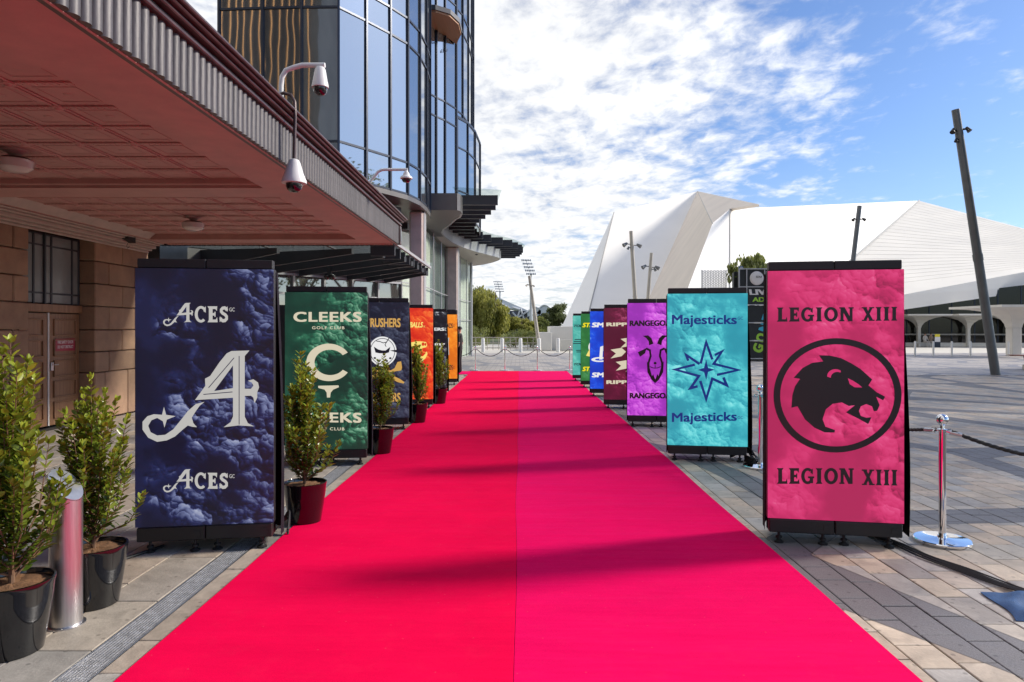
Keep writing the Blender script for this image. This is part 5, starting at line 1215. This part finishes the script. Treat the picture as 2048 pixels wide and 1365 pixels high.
TG = 'trees beyond the handrail'
tree('willow_tree', (ax(958, 130), 130, 0), 11.5, 4.6, 4.6, 5.9, 12000, .55, M['leaf_y'], 'tall yellow green weeping tree beside the curved glazed bay', 1, droop=3.0, group=TG, trunk_r=.35, clumps=34)
tree('willow_tree', (ax(989, 126), 126, 0), 10.2, 3.0, 4.2, 5.3, 12000, .55, M['leaf_y'], 'bushy olive weeping tree with hanging twigs', 2, droop=3.4, group=TG, trunk_r=.33, clumps=30)
tree('willow_tree', (ax(925, 138), 138, 0), 12.5, 5.4, 5.4, 7.0, 9000, .6, M['leaf_d'], 'dark green tree seen through the glazed bay', 3, droop=1.5, group=TG, trunk_r=.35)
tree('round_tree', (ax(1014, 140), 140, 0), 5.2, 2.3, 2.4, 2.6, 8000, .38, M['leaf_y'], 'small rounded green tree below the stadium stand', 4, group=TG)
tree('round_tree', (ax(1043, 136), 136, 0), 4.4, 3.2, 2.2, 2.0, 9000, .38, M['leaf_y'], 'broad light green tree behind the pale leaning pole', 5, group=TG)
tree('round_tree', (ax(1074, 142), 142, 0), 4.6, 2.6, 2.2, 2.3, 8000, .38, M['leaf_g'], 'round green tree beside the stepped white wall', 6, group=TG)
tree('gum_tree', (ax(1118, 150), 150, 0), 7.8, 3.2, 2.8, 4.6, 8000, .45, M['leaf_d'], 'tall dark gum tree against the white roof edge', 7, group=TG, trunk_r=.3)
tree('gum_tree', (ax(1099, 154), 154, 0), 6.0, 2.6, 2.2, 3.6, 6000, .45, M['leaf_d'], 'lower dark gum tree beside the taller one', 8, group=TG, trunk_r=.3)
tree('pepper_tree', (ax(1503, 44), 44, 0), 7.0, 1.7, 1.55, 5.3, 4200, .34, M['leaf_g'], 'feathery green tree rising behind the stacked sign cubes', 9, droop=.9, clumps=22, limbs=9)
tree('pepper_tree', (ax(1435, 43), 43, 0), 3.6, 1.3, .8, 3.4, 1800, .26, M['leaf_g'], 'low feathery shrub top behind the aqua screen', 10, droop=.4, clumps=14, cat='shrub')
# low hedge mass behind the rail
for px, Y, s in ((950, 60, 1.2), (1030, 62, 1.0), (1062, 60, 1.1)):
    tree('shrub', (ax(px, Y), Y, 0), 1.3 * s, 1.6 * s, .8 * s, .8 * s, 2500, .16, M['leaf_g'], 'low green shrub just beyond the handrail', int(px), clumps=18, group='shrubs beyond the handrail', trunk_r=.05, cat='shrub')
# perforated white screen
ps = empty('perforated_screen', (ax(1428, 46), 46, 0), label='white perforated screen panel standing above the aqua screen', cat='screen panel')
mb = MB()
for i in range(15):
    for j in range(11):
        x0, z0 = -.80 + i * .108, 4.35 + j * .115; mb.box(x0, x0 + .04, 0, .03, z0, z0 + .115); mb.box(x0 + .041, x0 + .107, .001, .029, z0 + .06 * (i % 2), z0 + .04 + .06 * (i % 2))
mb.build('mesh_panel', M['white_paint'], ps)
for x in (-.82, .82): MB().bbox(x - .03, x + .03, -.01, .04, 0, 5.65, .005).build('post', M['white_paint'], ps)

# ------------------------------------------------------------------ stacked sign cubes
bc = empty('sign_cube_stack', (ax(1493, 35) + 2.0, 35, 0), label='tall stack of black sign cubes in a silver grid frame', cat='sign')
M['sign_black'] = pmat('charcoal_sign_face', (.014, .016, .018), .5, var=.2, scale=2); M['lime'] = pmat('lime_vinyl', (.34, .62, .05), .5, var=.04); M['cyan'] = pmat('cyan_vinyl', (.05, .42, .62), .5, var=.04)
M['alu'] = pmat('aluminium_extrusion', (.48, .48, .50), .4, .4, var=.08)
bx0 = ax(1493, 35) - bc.location.x; g_ = .92; z00 = .12
MB().box(bx0 + .05, bx0 + 4 * g_ - .05, .1, 2.3, 0, z00 - .01).build('base', M['black'], bc)
for i in range(4):
    for j in range(5): MB().bbox(bx0 + i * g_ + .03, bx0 + (i + 1) * g_ - .03, 0, .08, z00 + j * g_ + .03, z00 + (j + 1) * g_ - .03, .004).build('panel', M['sign_black'], bc)
for j in range(5): MB().bbox(bx0 - .03, bx0 + .02, .1, 2.3, z00 + j * g_ + .03, z00 + (j + 1) * g_ - .03, .004).build('side_panel', M['sign_black'], bc)
for j in range(6): MB().bbox(bx0 - .40, bx0 + 4 * g_ + .03, -.05, .0 - .001, z00 + j * g_ - .025, z00 + j * g_ + .025, .004).build('frame_rail', M['alu'], bc)
for i in range(-1, 5):
    xx = bx0 + (i * g_ if i >= 0 else -.38); MB().bbox(xx - .025, xx + .025, -.045, .01, z00, z00 + 5 * g_, .004).build('frame_post', M['alu'], bc)
for j in range(5): MB().box(bx0 - .36, bx0 - .035, .02, .06, z00 + j * g_ + .03, z00 + (j + 1) * g_ - .03).build('infill_panel', M['sign_black'], bc)
mb = MB(); mb.lathe([(.36 * math.sin(R(a)), -.10 * math.cos(R(a)) + .0) for a in range(3, 90, 12)], 28); mb.v = [(x + bx0 + .52, z - .005, y + z00 + 4.48 * g_) for x, y, z in mb.v]; mb.build('golf_ball', M['sign_white'], bc, True)
def front_text(word, mat, x0, x1, z0, z1, bold=.03, shear=0, rot=None, nm='lettering', y=-.006):
    V, F = text_geo(word, bold, shear); pts = [(x0 + (x1 - x0) * a, z0 + (z1 - z0) * b) for a, b, l in V]; ls_ = [l for a, b, l in V]
    if rot:
        c, s = math.cos(R(rot)), math.sin(R(rot)); pts = [(x0 + (x - x0) * c - (z - z0) * s, z0 + (x - x0) * s + (z - z0) * c) for x, z in pts]
    MB().add([(x, y - l * 5, z) for (x, z), l in zip(pts, ls_)], F).build(nm, mat, bc)
front_text('LIV', M['sign_white'], bx0 + .12, bx0 + 1.0, z00 + 3.55 * g_, z00 + 3.86 * g_, .05, -.1); front_text('ADELAIDE', M['lime'], bx0 + .30, bx0 + 2.3, z00 + 3.17 * g_, z00 + 3.42 * g_, .04)
front_text('GOLF', M['coal'] if 'coal' in M else M['black'], bx0 + .45, bx0 + .75, z00 + 4.5 * g_, z00 + 4.6 * g_, .02, y=-.11)
for k, (ch, m_) in enumerate((('G', 'lime'), ('O', 'lime'), ('N', 'cyan'), ('E', 'cyan'))):
    front_text(ch, M[m_], bx0 + .78 + .16 * k, bx0 + 1.22 + .16 * k, z00 + .25 + .53 * k, z00 + .78 + .53 * k, .06, 0, 72)
# raised panel with number behind it
nb2 = empty('number_board', (ax(1478, 36.5), 36.5, 0), label='dark board numbered thirteen in lime green beside the sign cubes', cat='sign')
MB().bbox(-.28, .32, 0, .06, 0, 4.7, .01).build('board', M['sign_black'], nb2)
V, F = text_geo('13', .05); MB().add([(-.10 + .26 * a, -.006 - l * 5, 3.85 + .36 * b) for a, b, l in V], F).build('lettering', M['lime'], nb2); V, F = text_geo('COMING UP', .02); MB().add([(-.22 + .48 * a, -.006 - l * 5, 4.40 + .07 * b) for a, b, l in V], F).build('lettering', M['lime'], nb2)
for z in (3.62, 3.7): MB().box(-.2, .26, -.008, -.002, z, z + .03).build('line', M['lime'], nb2)
bl = empty('blue_box_light', (ax(1481, 36.5), 36.6, 4.701), label='small blue lamp housing on top of the number board', cat='lamp'); MB().bbox(-.06, .14, -.1, .1, .02, .30, .02).build('housing', M['blue_tarp'], bl); MB().bbox(-.02, .1, -.04, .04, 0, .02, .004).build('foot', M['alu'], bl); MB().box(-.03, .11, -.105, -.101, .08, .24).build('lens', M['sign_white'], bl)
# slatted bench at the right edge
be = empty('bench', (20.9, 27.4, 0), label='tapered slatted timber bench on a pale base beside the tall leaning pole', cat='bench')
M['jarrah'] = pmat('red_brown_timber', (.26, .085, .035), .5, var=.22, scale=6, stretch=(.4, 3, 3))
MB().bbox(-.55, .9, -.25, .25, 0, .2, .02).build('base', M['white_conc'], be)
for i in range(14): 
    x = -1.0 + i * .16; MB().slab([(x, -.4, .2), (x + .145, -.4, .2), (x + .145 - .0, -.46, .55), (x, -.46, .55)] if i else [(x + .12, -.4, .2), (x + .145, -.4, .2), (x + .145, -.46, .55), (x, -.46, .55)], (0, .03, 0)).build('slat', M['jarrah'], be)
for i in range(6): y_ = -.44 + i * .15; MB().bbox(-1.0, 1.22, y_, y_ + .135, .552, .59, .006).build('slat', M['jarrah'], be)

# ------------------------------------------------------------------ potted plants
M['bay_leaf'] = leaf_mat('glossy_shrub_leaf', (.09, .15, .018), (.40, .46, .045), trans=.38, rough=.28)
def make_plant_mesh(seed, H=1.02, spread=.24, nbr=46):
    rnd = random.Random(seed); st_ = MB(); V = []; F = []; T = []
    lean = (rnd.uniform(-.05, .05), rnd.uniform(-.05, .05))
    def trunk(z): return Vector((lean[0] * z / H, lean[1] * z / H, z))
    st_.tube([trunk(-.05), trunk(.3), trunk(.62), trunk(H * .95)], [.013, .011, .008, .003], 8)
    def leaf(p, d, l, tone):
        d = d.normalized(); up = Vector((0, 0, 1)); s = d.cross(up + Vector((rnd.gauss(0, .4), rnd.gauss(0, .4), 0)))
        s = s.normalized() if s.length > .01 else Vector((1, 0, 0)); n = s.cross(d)
        w = l * .24; o = len(V); cv = n * (l * .08)
        V.extend([p, p + d * l * .35 + s * w + cv * .2, p + d * l * .72 + s * w * .8 - cv * .3, p + d * l - cv * 1.6, p + d * l * .72 - s * w * .8 - cv * .3, p + d * l * .35 - s * w + cv * .2, p + d * l * .38 - cv * .8, p + d * l * .74 - cv * 1.2])
        F.extend([(o, o + 1, o + 6), (o, o + 6, o + 5), (o + 1, o + 2, o + 7, o + 6), (o + 5, o + 6, o + 7, o + 4), (o + 2, o + 3, o + 7), (o + 4, o + 7, o + 3)]); T.extend([tone] * 6)
    br = []
    for i in range(nbr):
        t = (i + .5) / nbr; z0 = .015 + .66 * H * t ** 1.25; a = i * 2.4 + rnd.uniform(-.5, .5)
        ln = (.46 - .16 * t) * rnd.uniform(.5, 1.1); out = spread * (1.0 - .62 * t) * rnd.uniform(.35, 1.25)
        p0 = trunk(z0); p2 = p0 + Vector((math.cos(a) * out, math.sin(a) * out, ln)); p1 = p0.lerp(p2, .45) + Vector((math.cos(a), math.sin(a), 0)) * out * .28 - Vector((0, 0, ln * .06))
        br.append([p0, p1, p2])
    br.append([trunk(H * .55), trunk(H * .8), trunk(H * 1.06)]); br.append([trunk(H * .4), trunk(H * .7) + Vector((.03, 0, 0)), trunk(H) + Vector((.06, .01, -.03))])
    for b in br:
        st_.tube(b, [.005, .0035, .0015], 5)
        n = 15
        for k in range(n):
            t = .12 + .88 * k / (n - 1); p = b[0].lerp(b[1], t * 2) if t < .5 else b[1].lerp(b[2], t * 2 - 1); ax1 = (b[1] - b[0]) if t < .5 else (b[2] - b[1]); ax1 = ax1.normalized()
            for s in range(2):
                a = k * 2.4 + s * math.pi + rnd.uniform(-.4, .4)
                side = Vector((math.cos(a), math.sin(a), 0)); d = ax1 * (.75 if t > .8 else .5) + side * .8 + Vector((0, 0, .15))
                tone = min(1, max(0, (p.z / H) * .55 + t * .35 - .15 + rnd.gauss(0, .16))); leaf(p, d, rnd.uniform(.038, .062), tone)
            if k == n - 1:
                for s in range(3): leaf(p, ax1 + Vector((rnd.gauss(0, .35), rnd.gauss(0, .35), .2)), .045, min(1, .75 + rnd.random() * .25))
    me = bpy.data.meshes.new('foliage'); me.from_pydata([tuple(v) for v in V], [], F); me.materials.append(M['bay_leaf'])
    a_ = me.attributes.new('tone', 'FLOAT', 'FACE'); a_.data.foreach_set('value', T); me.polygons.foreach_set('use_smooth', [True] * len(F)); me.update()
    return me, st_.mesh('stems', M['twig'], True)
PM = [make_plant_mesh(s, h, sp_, nb__) for s, h, sp_, nb__ in ((11, .98, .21, 62), (12, .92, .25, 60), (13, .96, .24, 62), (14, .90, .25, 58), (15, .97, .22, 60), (16, .94, .24, 56))]
def pot_meshes():
    body = MB().lathe([(.118, 0), (.128, .004), (.136, .05), (.152, .15), (.166, .25), (.172, .31), (.176, .325), (.176, .335), (.166, .337), (.160, .325), (.158, .29)], 48, cap=False).mesh('pot', M['pot'], True)
    mul = MB(); rnd = random.Random(4); mul.v.append((0, 0, .322))
    for r_ in (.05, .10, .159):
        for k in range(24): a = 2 * math.pi * k / 24; mul.v.append((r_ * math.cos(a), r_ * math.sin(a), .318 - r_ * .06 + rnd.uniform(-.006, .008)))
    for k in range(24): mul.f.append((0, 1 + k, 1 + (k + 1) % 24)); mul.mi.append(0)
    for q in range(2):
        for k in range(24): a, b = 1 + q * 24 + k, 1 + q * 24 + (k + 1) % 24; mul.f.append((a, a + 24, b + 24, b)); mul.mi.append(0)
    mm = mul.mesh('mulch', M['mulch']); return body, mm
POT, MUL = pot_meshes()
def potted(x, y, v, rz, s, label, ph=1.0, fs=1.0):
    e = empty('potted_shrub', (x, y, 0), R(rz), label, 'potted plant', 'shrubs in glossy black pots')
    o = link('pot', POT, e); o.scale = (s, s, s * ph); m_ = link('mulch', MUL, e); m_.scale = (s, s, s * ph)
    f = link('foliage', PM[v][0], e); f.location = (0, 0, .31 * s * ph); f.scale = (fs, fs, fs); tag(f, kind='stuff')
    t = link('stem', PM[v][1], e); t.location = f.location; t.scale = f.scale
    return e
potted(-2.53, 3.40, 0, 30, 1.06, 'leafy shrub in a black pot in front of the steel bollard', fs=1.16); potted(-2.49, 3.99, 1, 150, 1.02, 'leafy shrub in a black pot just behind the steel bollard', fs=1.02)
potted(-1.785, 5.68, 2, 60, 1.0, 'leafy shrub in a black pot between the dark blue and green screens', fs=1.06); potted(-1.80, 8.83, 3, 200, 1.0, 'leafy shrub in a black pot between the green and navy screens', fs=1.0)
potted(-1.755, 11.75, 4, 300, 1.0, 'leafy shrub in a black pot between the navy and fiery screens', fs=1.05); potted(-1.735, 14.75, 5, 10, 1.0, 'leafy shrub in a black pot before the black wing screen', fs=1.05)

# stainless bollard with a slanted top
bo = empty('steel_bollard', (-2.465, 3.71, 0), label='brushed steel bollard with slanted oval top between the potted shrubs', cat='bollard')
mb = MB(); n = 40; r_ = .079
for k in range(n): a = 2 * math.pi * k / n; mb.v.append((r_ * math.cos(a), r_ * math.sin(a), .004))
for k in range(n): a = 2 * math.pi * k / n; mb.v.append((r_ * math.cos(a), r_ * math.sin(a), .755 - .075 * math.cos(a) + .02 * math.sin(a)))
for k in range(n): mb.f.append((k, (k + 1) % n, n + (k + 1) % n, n + k)); mb.mi.append(0)
mb.build('post', M['steel'], bo, True)
mb = MB(); mb.v = [((r_ + .001) * math.cos(2 * math.pi * k / n), (r_ + .001) * math.sin(2 * math.pi * k / n), .757 - .075 * math.cos(2 * math.pi * k / n) + .02 * math.sin(2 * math.pi * k / n) + dz) for dz in (0, .004) for k in range(n)]
mb.f = [(k, (k + 1) % n, n + (k + 1) % n, n + k) for k in range(n)] + [tuple(range(n, 2 * n)), tuple(range(n - 1, -1, -1))]; mb.mi = [0] * len(mb.f)
M['steel_satin'] = pmat('satin_steel_cap', (.55, .55, .57), .35, 1.0, var=.06, scale=20); mb.build('cap', M['steel_satin'], bo)
MB().lathe([(.095, 0), (.095, .006), (.081, .01)], 32).build('flange', M['steel'], bo, True)

# ------------------------------------------------------------------ stanchions and ropes
STB = MB().lathe([(.193, 0), (.195, .004), (.195, .022), (.19, .027), (.05, .033), (.034, .036), (.03, .05)], 40).mesh('base', M['chrome'], True)
STP = MB().lathe([(.0255, .034), (.0255, .835), (.033, .838), (.033, .850), (.018, .856), (.016, .878), (.022, .884), (.02, .89)], 24).mesh('post', M['chrome'], True)
STK = MB().lathe([(.014, .885)] + [(.043 * math.sin(R(a)), .922 - .043 * math.cos(R(a))) for a in range(20, 180, 14)] + [(.002, .965)], 24).mesh('ball', M['chrome'], True)
HK = MB().tube([(.03, 0, .845), (.06, 0, .85), (.07, 0, .835), (.055, 0, .825)], .005, 6).mesh('hook', M['chrome'], True)
def stanchion(x, y, label, group):
    e = empty('stanchion', (x, y, 0), label=label, cat='stanchion', group=group)
    for n_, me in (('base', STB), ('post', STP), ('ball', STK)): link(n_, me, e)
    for a in (0, 180): h = link('hook', HK, e); h.rotation_euler = (0, 0, R(a))
    return e
def rope(a, b, sag, label, group, r=.014, twist=True):
    a = Vector(a); b = Vector(b); d = (b - a).normalized(); a2 = a + d * .06; b2 = b - d * .06
    e = empty('rope', tuple(a2), label=label, cat='rope', group=group)
    n = 70; base = [a2.lerp(b2, i / n) - Vector((0, 0, sag * 4 * (i / n) * (1 - i / n))) - a2 for i in range(n + 1)]
    if twist:
        for k in range(3):
            pts = []; L_ = 0
            for i, p in enumerate(base):
                if i: L_ += (p - base[i - 1]).length
                t = (base[min(i + 1, n)] - base[max(i - 1, 0)]).normalized(); s = t.cross(Vector((0, 0, 1))).normalized(); u = s.cross(t); an = L_ / .042 * 2.1 + k * 2.0944
                pts.append(p + (s * math.cos(an) + u * math.sin(an)) * r * .55)
            MB().tube(pts, r * .62, 6).build('strand', M['rubber'], e, True)
    else: MB().tube(base[::3], r, 8).build('cord', M['rubber'], e, True)
    for p0, p1 in ((base[0] - d * .06, base[3]), (base[-4], base[-1] + d * .06)):
        MB().tube([p0, p0.lerp(p1, .4)], .006, 6).build('clasp', M['chrome'], e, True); MB().tube([p0.lerp(p1, .38), p1], r * 1.25, 10).build('ferrule', M['steel_satin'], e, True)
gN, gF, gR = 'stanchions behind the right screens', 'stanchions across the carpet end', 'black barrier ropes'
N1, N2, N3 = (3.19, 5.15), (2.80, 7.94), (4.55, 4.25)
stanchion(*N1, 'chrome ball top stanchion standing beside the crimson lion screen', gN); stanchion(*N2, 'chrome stanchion standing between the aqua and crimson screens', gN); stanchion(*N3, 'chrome stanchion on the open paving beyond the blue bag', gN)
hz = .84
rope((*N1, hz), (*N2, hz), .12, 'twisted black rope running behind the crimson lion screen', gR); rope((*N1, hz), (*N3, hz), .16, 'twisted black rope running out over the open paving', gR)
xs_ = (-2.95, -1.73, -.57, .70, 1.97, 3.2)
lab = ('chrome stanchion standing behind the orange screen', 'chrome stanchion at the left corner of the carpet end', 'chrome stanchion left of the seam at the carpet end', 'chrome stanchion right of the seam at the carpet end', 'chrome stanchion at the right corner of the carpet end', 'chrome stanchion standing behind the teal screen')
for x, l in zip(xs_, lab): stanchion(x, 26.75, l, gF)
rl = ('rope reaching from behind the orange screen to the carpet corner', 'rope over the left part of the carpet end', 'rope over the middle seam of the carpet end', 'rope over the right part of the carpet end', 'rope reaching from the carpet corner behind the teal screen')
for i in range(5): rope((xs_[i], 26.75, hz), (xs_[i + 1], 26.75, hz), .27, 'slack black ' + rl[i], gR, r=.013, twist=False)

# ------------------------------------------------------------------ cables, bag
def cable(pts, r, label, group='black power cables on the paving', mat='rubber'):
    P = [Vector(p) for p in pts]; out = []
    for i in range(len(P) - 1):
        p0, p1, p2, p3 = P[max(i - 1, 0)], P[i], P[i + 1], P[min(i + 2, len(P) - 1)]
        for k in range(6):
            t = k / 6; out.append(.5 * ((2 * p1) + (-p0 + p2) * t + (2 * p0 - 5 * p1 + 4 * p2 - p3) * t * t + (-p0 + 3 * p1 - 3 * p2 + p3) * t ** 3))
    out.append(P[-1]); o = P[0].copy(); e = MB().tube([q - o for q in out], r, 8).build('cable', M[mat], None, True); e.location = o; return tag(e, label, 'cable', group)
for k in range(6):
    d = (k - 2.5) * .0135; w = random.Random(k)
    cable([(2.72 + d, 5.35, .011), (2.80 + d, 5.12, .011), (2.84 + d * 1.3 + w.uniform(-.01, .01), 4.8, .011), (2.93 + d * 1.6, 4.55, .011), (3.00 + d * 1.5 + w.uniform(-.01, .01), 4.3, .011), (3.05 + d, 4.05, .03), (3.10 + d, 3.85, .025)], .0052, 'black cable in the bundle running to the blue bag')
for k in range(4):
    w = random.Random(40 + k); cable([(2.62, 8.5, .012 + .018 * k), (2.78, 8.45 + w.uniform(-.05, .05), .09 + .03 * k), (2.86 + w.uniform(-.04, .04), 8.3, .05), (2.80, 8.15 + w.uniform(-.04, .04), .011 + .018 * k), (2.74, 8.3, .011 + .018 * k), (2.9, 8.05 - .03 * k, .011), (2.98, 7.7, .011)], .011, 'looped black cable piled behind the aqua screen')
for k in range(2): cable([(-2.62, 5.0 + .03 * k, .011), (-2.72, 4.78 + .03 * k, .011), (-2.80, 4.55, .011 + .018 * k), (-2.85, 4.28 + .03 * k, .011), (-2.98, 4.1, .011)], .009, 'black cable trailing from the dark blue screen to the pots')
for k in range(3):
    w = random.Random(70 + k); cable([(-1.80, 5.3, .012 + .018 * k), (-1.83, 5.42, .10 + .03 * k), (-1.90, 5.45 + w.uniform(-.03, .03), .06), (-1.94, 5.3, .012 + .018 * k), (-2.02, 5.36, .03 + .02 * k)], .009, 'coiled black cable behind the dark blue screen')
bag = MB(); nx, ny = 18, 12; rnd = random.Random(5)
for side_ in (1, 0):
    for j in range(ny + 1):
        for i in range(nx + 1):
            u, v = i / nx, j / ny; e_ = min(u, 1 - u, v, 1 - v); puff = min(1, e_ * 6) ** .6
            z = .004 + side_ * (.028 * puff * (1 + .5 * math.sin(u * 9 + v * 5) + .35 * math.sin(u * 21 - v * 13)) + .003)
            bag.v.append((u * .62 + .02 * math.sin(v * 5), v * .42 + .015 * math.sin(u * 6), z))
m_ = (nx + 1) * (ny + 1)
for j in range(ny):
    for i in range(nx):
        a = j * (nx + 1) + i; bag.f += [(a, a + 1, a + nx + 2, a + nx + 1), (m_ + a, m_ + a + nx + 1, m_ + a + nx + 2, m_ + a + 1)]; bag.mi += [0, 0]
rim = [i for i in range(nx + 1)] + [j * (nx + 1) + nx for j in range(1, ny + 1)] + [ny * (nx + 1) + i for i in range(nx - 1, -1, -1)] + [j * (nx + 1) for j in range(ny - 1, 0, -1)]
for k in range(len(rim)): a, b = rim[k], rim[(k + 1) % len(rim)]; bag.f.append((a, b, m_ + b, m_ + a)); bag.mi.append(0)
o = bag.build('sandbag', M['blue_tarp'], None, True); o.location = (2.72, 3.74, 0); o.rotation_euler = (0, 0, R(-14)); tag(o, 'flat crumpled blue canvas bag lying on the paving at the cables', 'bag')

# ------------------------------------------------------------------ people
def person(loc, rz, joints, radii, edges, label, paint, hair=True, mats=None):
    """skinned figure; joints in metres; paint(co)->material index"""
    e = empty('person', loc, R(rz), label, 'person')
    me = bpy.data.meshes.new('body'); names = list(joints); idx = {n: i for i, n in enumerate(names)}
    me.from_pydata([joints[n] for n in names], [(idx[a], idx[b]) for a, b in edges], [])
    o = bpy.data.objects.new('body', me); col.objects.link(o)
    sk = o.modifiers.new('skin', 'SKIN'); 
    if not me.skin_vertices: 
        bm = bmesh.new(); bm.from_mesh(me); bm.verts.layers.skin.verify(); bm.to_mesh(me); bm.free()
    for n in names: d = me.skin_vertices[0].data[idx[n]]; r_ = radii[n]; d.radius = r_ if isinstance(r_, tuple) else (r_, r_); d.use_root = (n == 'pelvis')
    ss = o.modifiers.new('sub', 'SUBSURF'); ss.levels = 2; ss.render_levels = 2
    m2 = bpy.data.meshes.new_from_object(o.evaluated_get(bpy.context.evaluated_depsgraph_get())); bpy.data.objects.remove(o)
    m2.materials.clear()
    for m_ in mats: m2.materials.append(m_)
    for p in m2.polygons: p.material_index = paint(p.center); p.use_smooth = True
    link('body', m2, e)
    if hair:
        h = Vector(joints['head']); mb = MB(); n = 14
        for i in range(6):
            t = R(90 - i * 19)
            for k in range(n): a = 2 * math.pi * k / n; fz = .105 * math.sin(t); mb.v.append((h.x + .088 * math.cos(t) * math.cos(a), h.y + .018 + .102 * math.cos(t) * math.sin(a), h.z + .025 + fz))
        for i in range(5):
            for k in range(n): mb.f.append((i * n + k, i * n + (k + 1) % n, i * n + n + (k + 1) % n, i * n + n + k)); mb.mi.append(0)
        mb.v = [(x, y if z > h.z + .02 or y > h.y else h.y + .01, z) for x, y, z in mb.v]
        mb.build('hair', M['hair'], e, True)
    return e
def hand_fingers(e, w, d, s=1): 
    mb = MB(); w = Vector(w)
    for k, (l, off) in enumerate(((.070, -.03), (.08, -.012), (.085, .006), (.075, .022), (.05, .04))):
        a = w + Vector((.0, off, -.05)); mb.tube([a, a + Vector((.006 * s, 0, -l * .6)), a + Vector((-.008 * s, -.006, -l))], [.009, .008, .006], 6)
    o = mb.build('hand', M['skin'], e, True); return o
J = dict(pelvis=(0, 0, .93), waist=(0, 0, 1.06), chest=(0, -.01, 1.28), neck0=(0, 0, 1.43), neck=(0, -.01, 1.50), head=(0, -.02, 1.60), top=(0, -.015, 1.69),
         shl=(-.17, 0, 1.40), ell=(-.23, .03, 1.13), wrl=(-.22, -.03, .88), hnl=(-.22, -.04, .80), shr=(.17, 0, 1.40), elr=(.235, .03, 1.13), wrr=(.23, -.03, .88), hnr=(.23, -.04, .80),
         hpl=(-.09, 0, .88), knl=(-.10, -.015, .48), anl=(-.10, .02, .09), tol=(-.11, -.13, .035), hpr=(.09, 0, .88), knr=(.10, -.015, .48), anr=(.10, .02, .09), tor=(.11, -.13, .035))
RD = dict(pelvis=(.16, .115), waist=(.145, .10), chest=(.165, .115), neck0=.07, neck=.055, head=(.078, .095), top=(.05, .06), shl=.062, ell=.044, wrl=.03, hnl=(.02, .042), shr=.062, elr=.044, wrr=.03, hnr=(.02, .042),
          hpl=.088, knl=.062, anl=.043, tol=.035, hpr=.088, knr=.062, anr=.043, tor=.035)
ED = [('pelvis', 'waist'), ('waist', 'chest'), ('chest', 'neck0'), ('neck0', 'neck'), ('neck', 'head'), ('head', 'top'), ('neck0', 'shl'), ('shl', 'ell'), ('ell', 'wrl'), ('wrl', 'hnl'), ('neck0', 'shr'), ('shr', 'elr'), ('elr', 'wrr'), ('wrr', 'hnr'),
      ('pelvis', 'hpl'), ('hpl', 'knl'), ('knl', 'anl'), ('anl', 'tol'), ('pelvis', 'hpr'), ('hpr', 'knr'), ('knr', 'anr'), ('anr', 'tor')]
def paint_guard(c):
    if c.z > 1.47: return 0
    if abs(c.x) > .185 and c.z < 1.15 and c.z > .7: return 0
    return 1
g = person((-2.17, 24.75, 0), -100, J, RD, ED, 'person in black clothes standing beside the orange screen', paint_guard, True, [M['skin'], M['cloth_black']])
for s_ in (-1, 1): hand_fingers(g, (.23 * s_, -.04, .82), 0, s_)
sb = empty('stone_bench', (ax(1853, 64.3), 64.45, 0), label='low pale stone bench before the foyer glass with people on it', cat='bench')
MB().bbox(-1.0, 1.2, -.3, .25, .32, .40, .02).build('seat', M['white_conc'], sb)
for x_ in (-.8, .9): MB().bbox(x_, x_ + .18, -.25, .2, 0, .319, .02).build('leg', M['white_conc'], sb)
# two people sitting on the foyer plinth
J2 = dict(J); J2.update(dict(hpl=(-.09, -.02, .88), knl=(-.11, -.42, .90), anl=(-.11, -.44, .50), tol=(-.11, -.57, .46), hpr=(.09, -.02, .88), knr=(.11, -.42, .90), anr=(.11, -.46, .50), tor=(.11, -.59, .46), ell=(-.25, -.05, 1.12), wrl=(-.14, -.26, 1.04), hnl=(-.09, -.32, 1.05), elr=(.25, -.05, 1.12), wrr=(.14, -.26, 1.04), hnr=(.09, -.32, 1.05)))
J2 = {k: (v[0], v[1], v[2] - .43) for k, v in J2.items()}
for dx, lb, m1 in ((0, 'person in a pale top sitting on the foyer plinth', 'cloth_pale'), (.55, 'person in a tan top sitting on the foyer plinth beside another', 'cloth_tan')):
    person((ax(1850, 64.2) + dx, 64.2, 0), 10, J2, RD, ED, lb, lambda c: 0 if c.z > 1.05 else (1 if c.z > .55 else 2), True, [M['skin'], M[m1], M['cloth_pale']])

# ------------------------------------------------------------------ unseen trees added to shade the plaza; building behind, mirrored in the glass
for i_, (x_, y_, h_, n_l) in enumerate(((17.0, 10.6, 11.5, 2600), (15.5, 13.6, 11.5, 4000), (19.5, 17.2, 12.5, 4500), (24.0, 21.0, 13.5, 4500), (28.5, 25.0, 14, 4500), (33, 29.5, 14.5, 4500))):
    tree('added_shade_tree', (x_, y_, 0), h_, 3.4, h_ * .36, h_ * .64, n_l, .34, M['leaf_g'], 'large leafy tree added out of view to shade the plaza', 200 + i_, clumps=34, group='unseen trees added for shade', trunk_r=.28, limbs=10)
M['slate'] = pmat('slate_glazing', (.10, .125, .15), .3, var=.3, scale=.15)
gt = empty('gold_fin_building', (-22, -32, 0), label='tall building with curved gold fins behind the viewpoint', cat='building')
MB().box(-46, -22.5, -50, -33.2, 0, 55).build('wall', M['slate'], gt, world=True)
for i in range(28):
    x = -45.5 + i * .82; MB().tube([(x + .10 * math.sin(z * .12 + i * .2), -32.8, z) for z in range(6, 56, 4)], .085, 5).build('fin', M['gold'], gt, world=True)
MB().box(-34, -6, -33.1, -30, 0, 13).build('podium', M['stone'], gt, world=True)
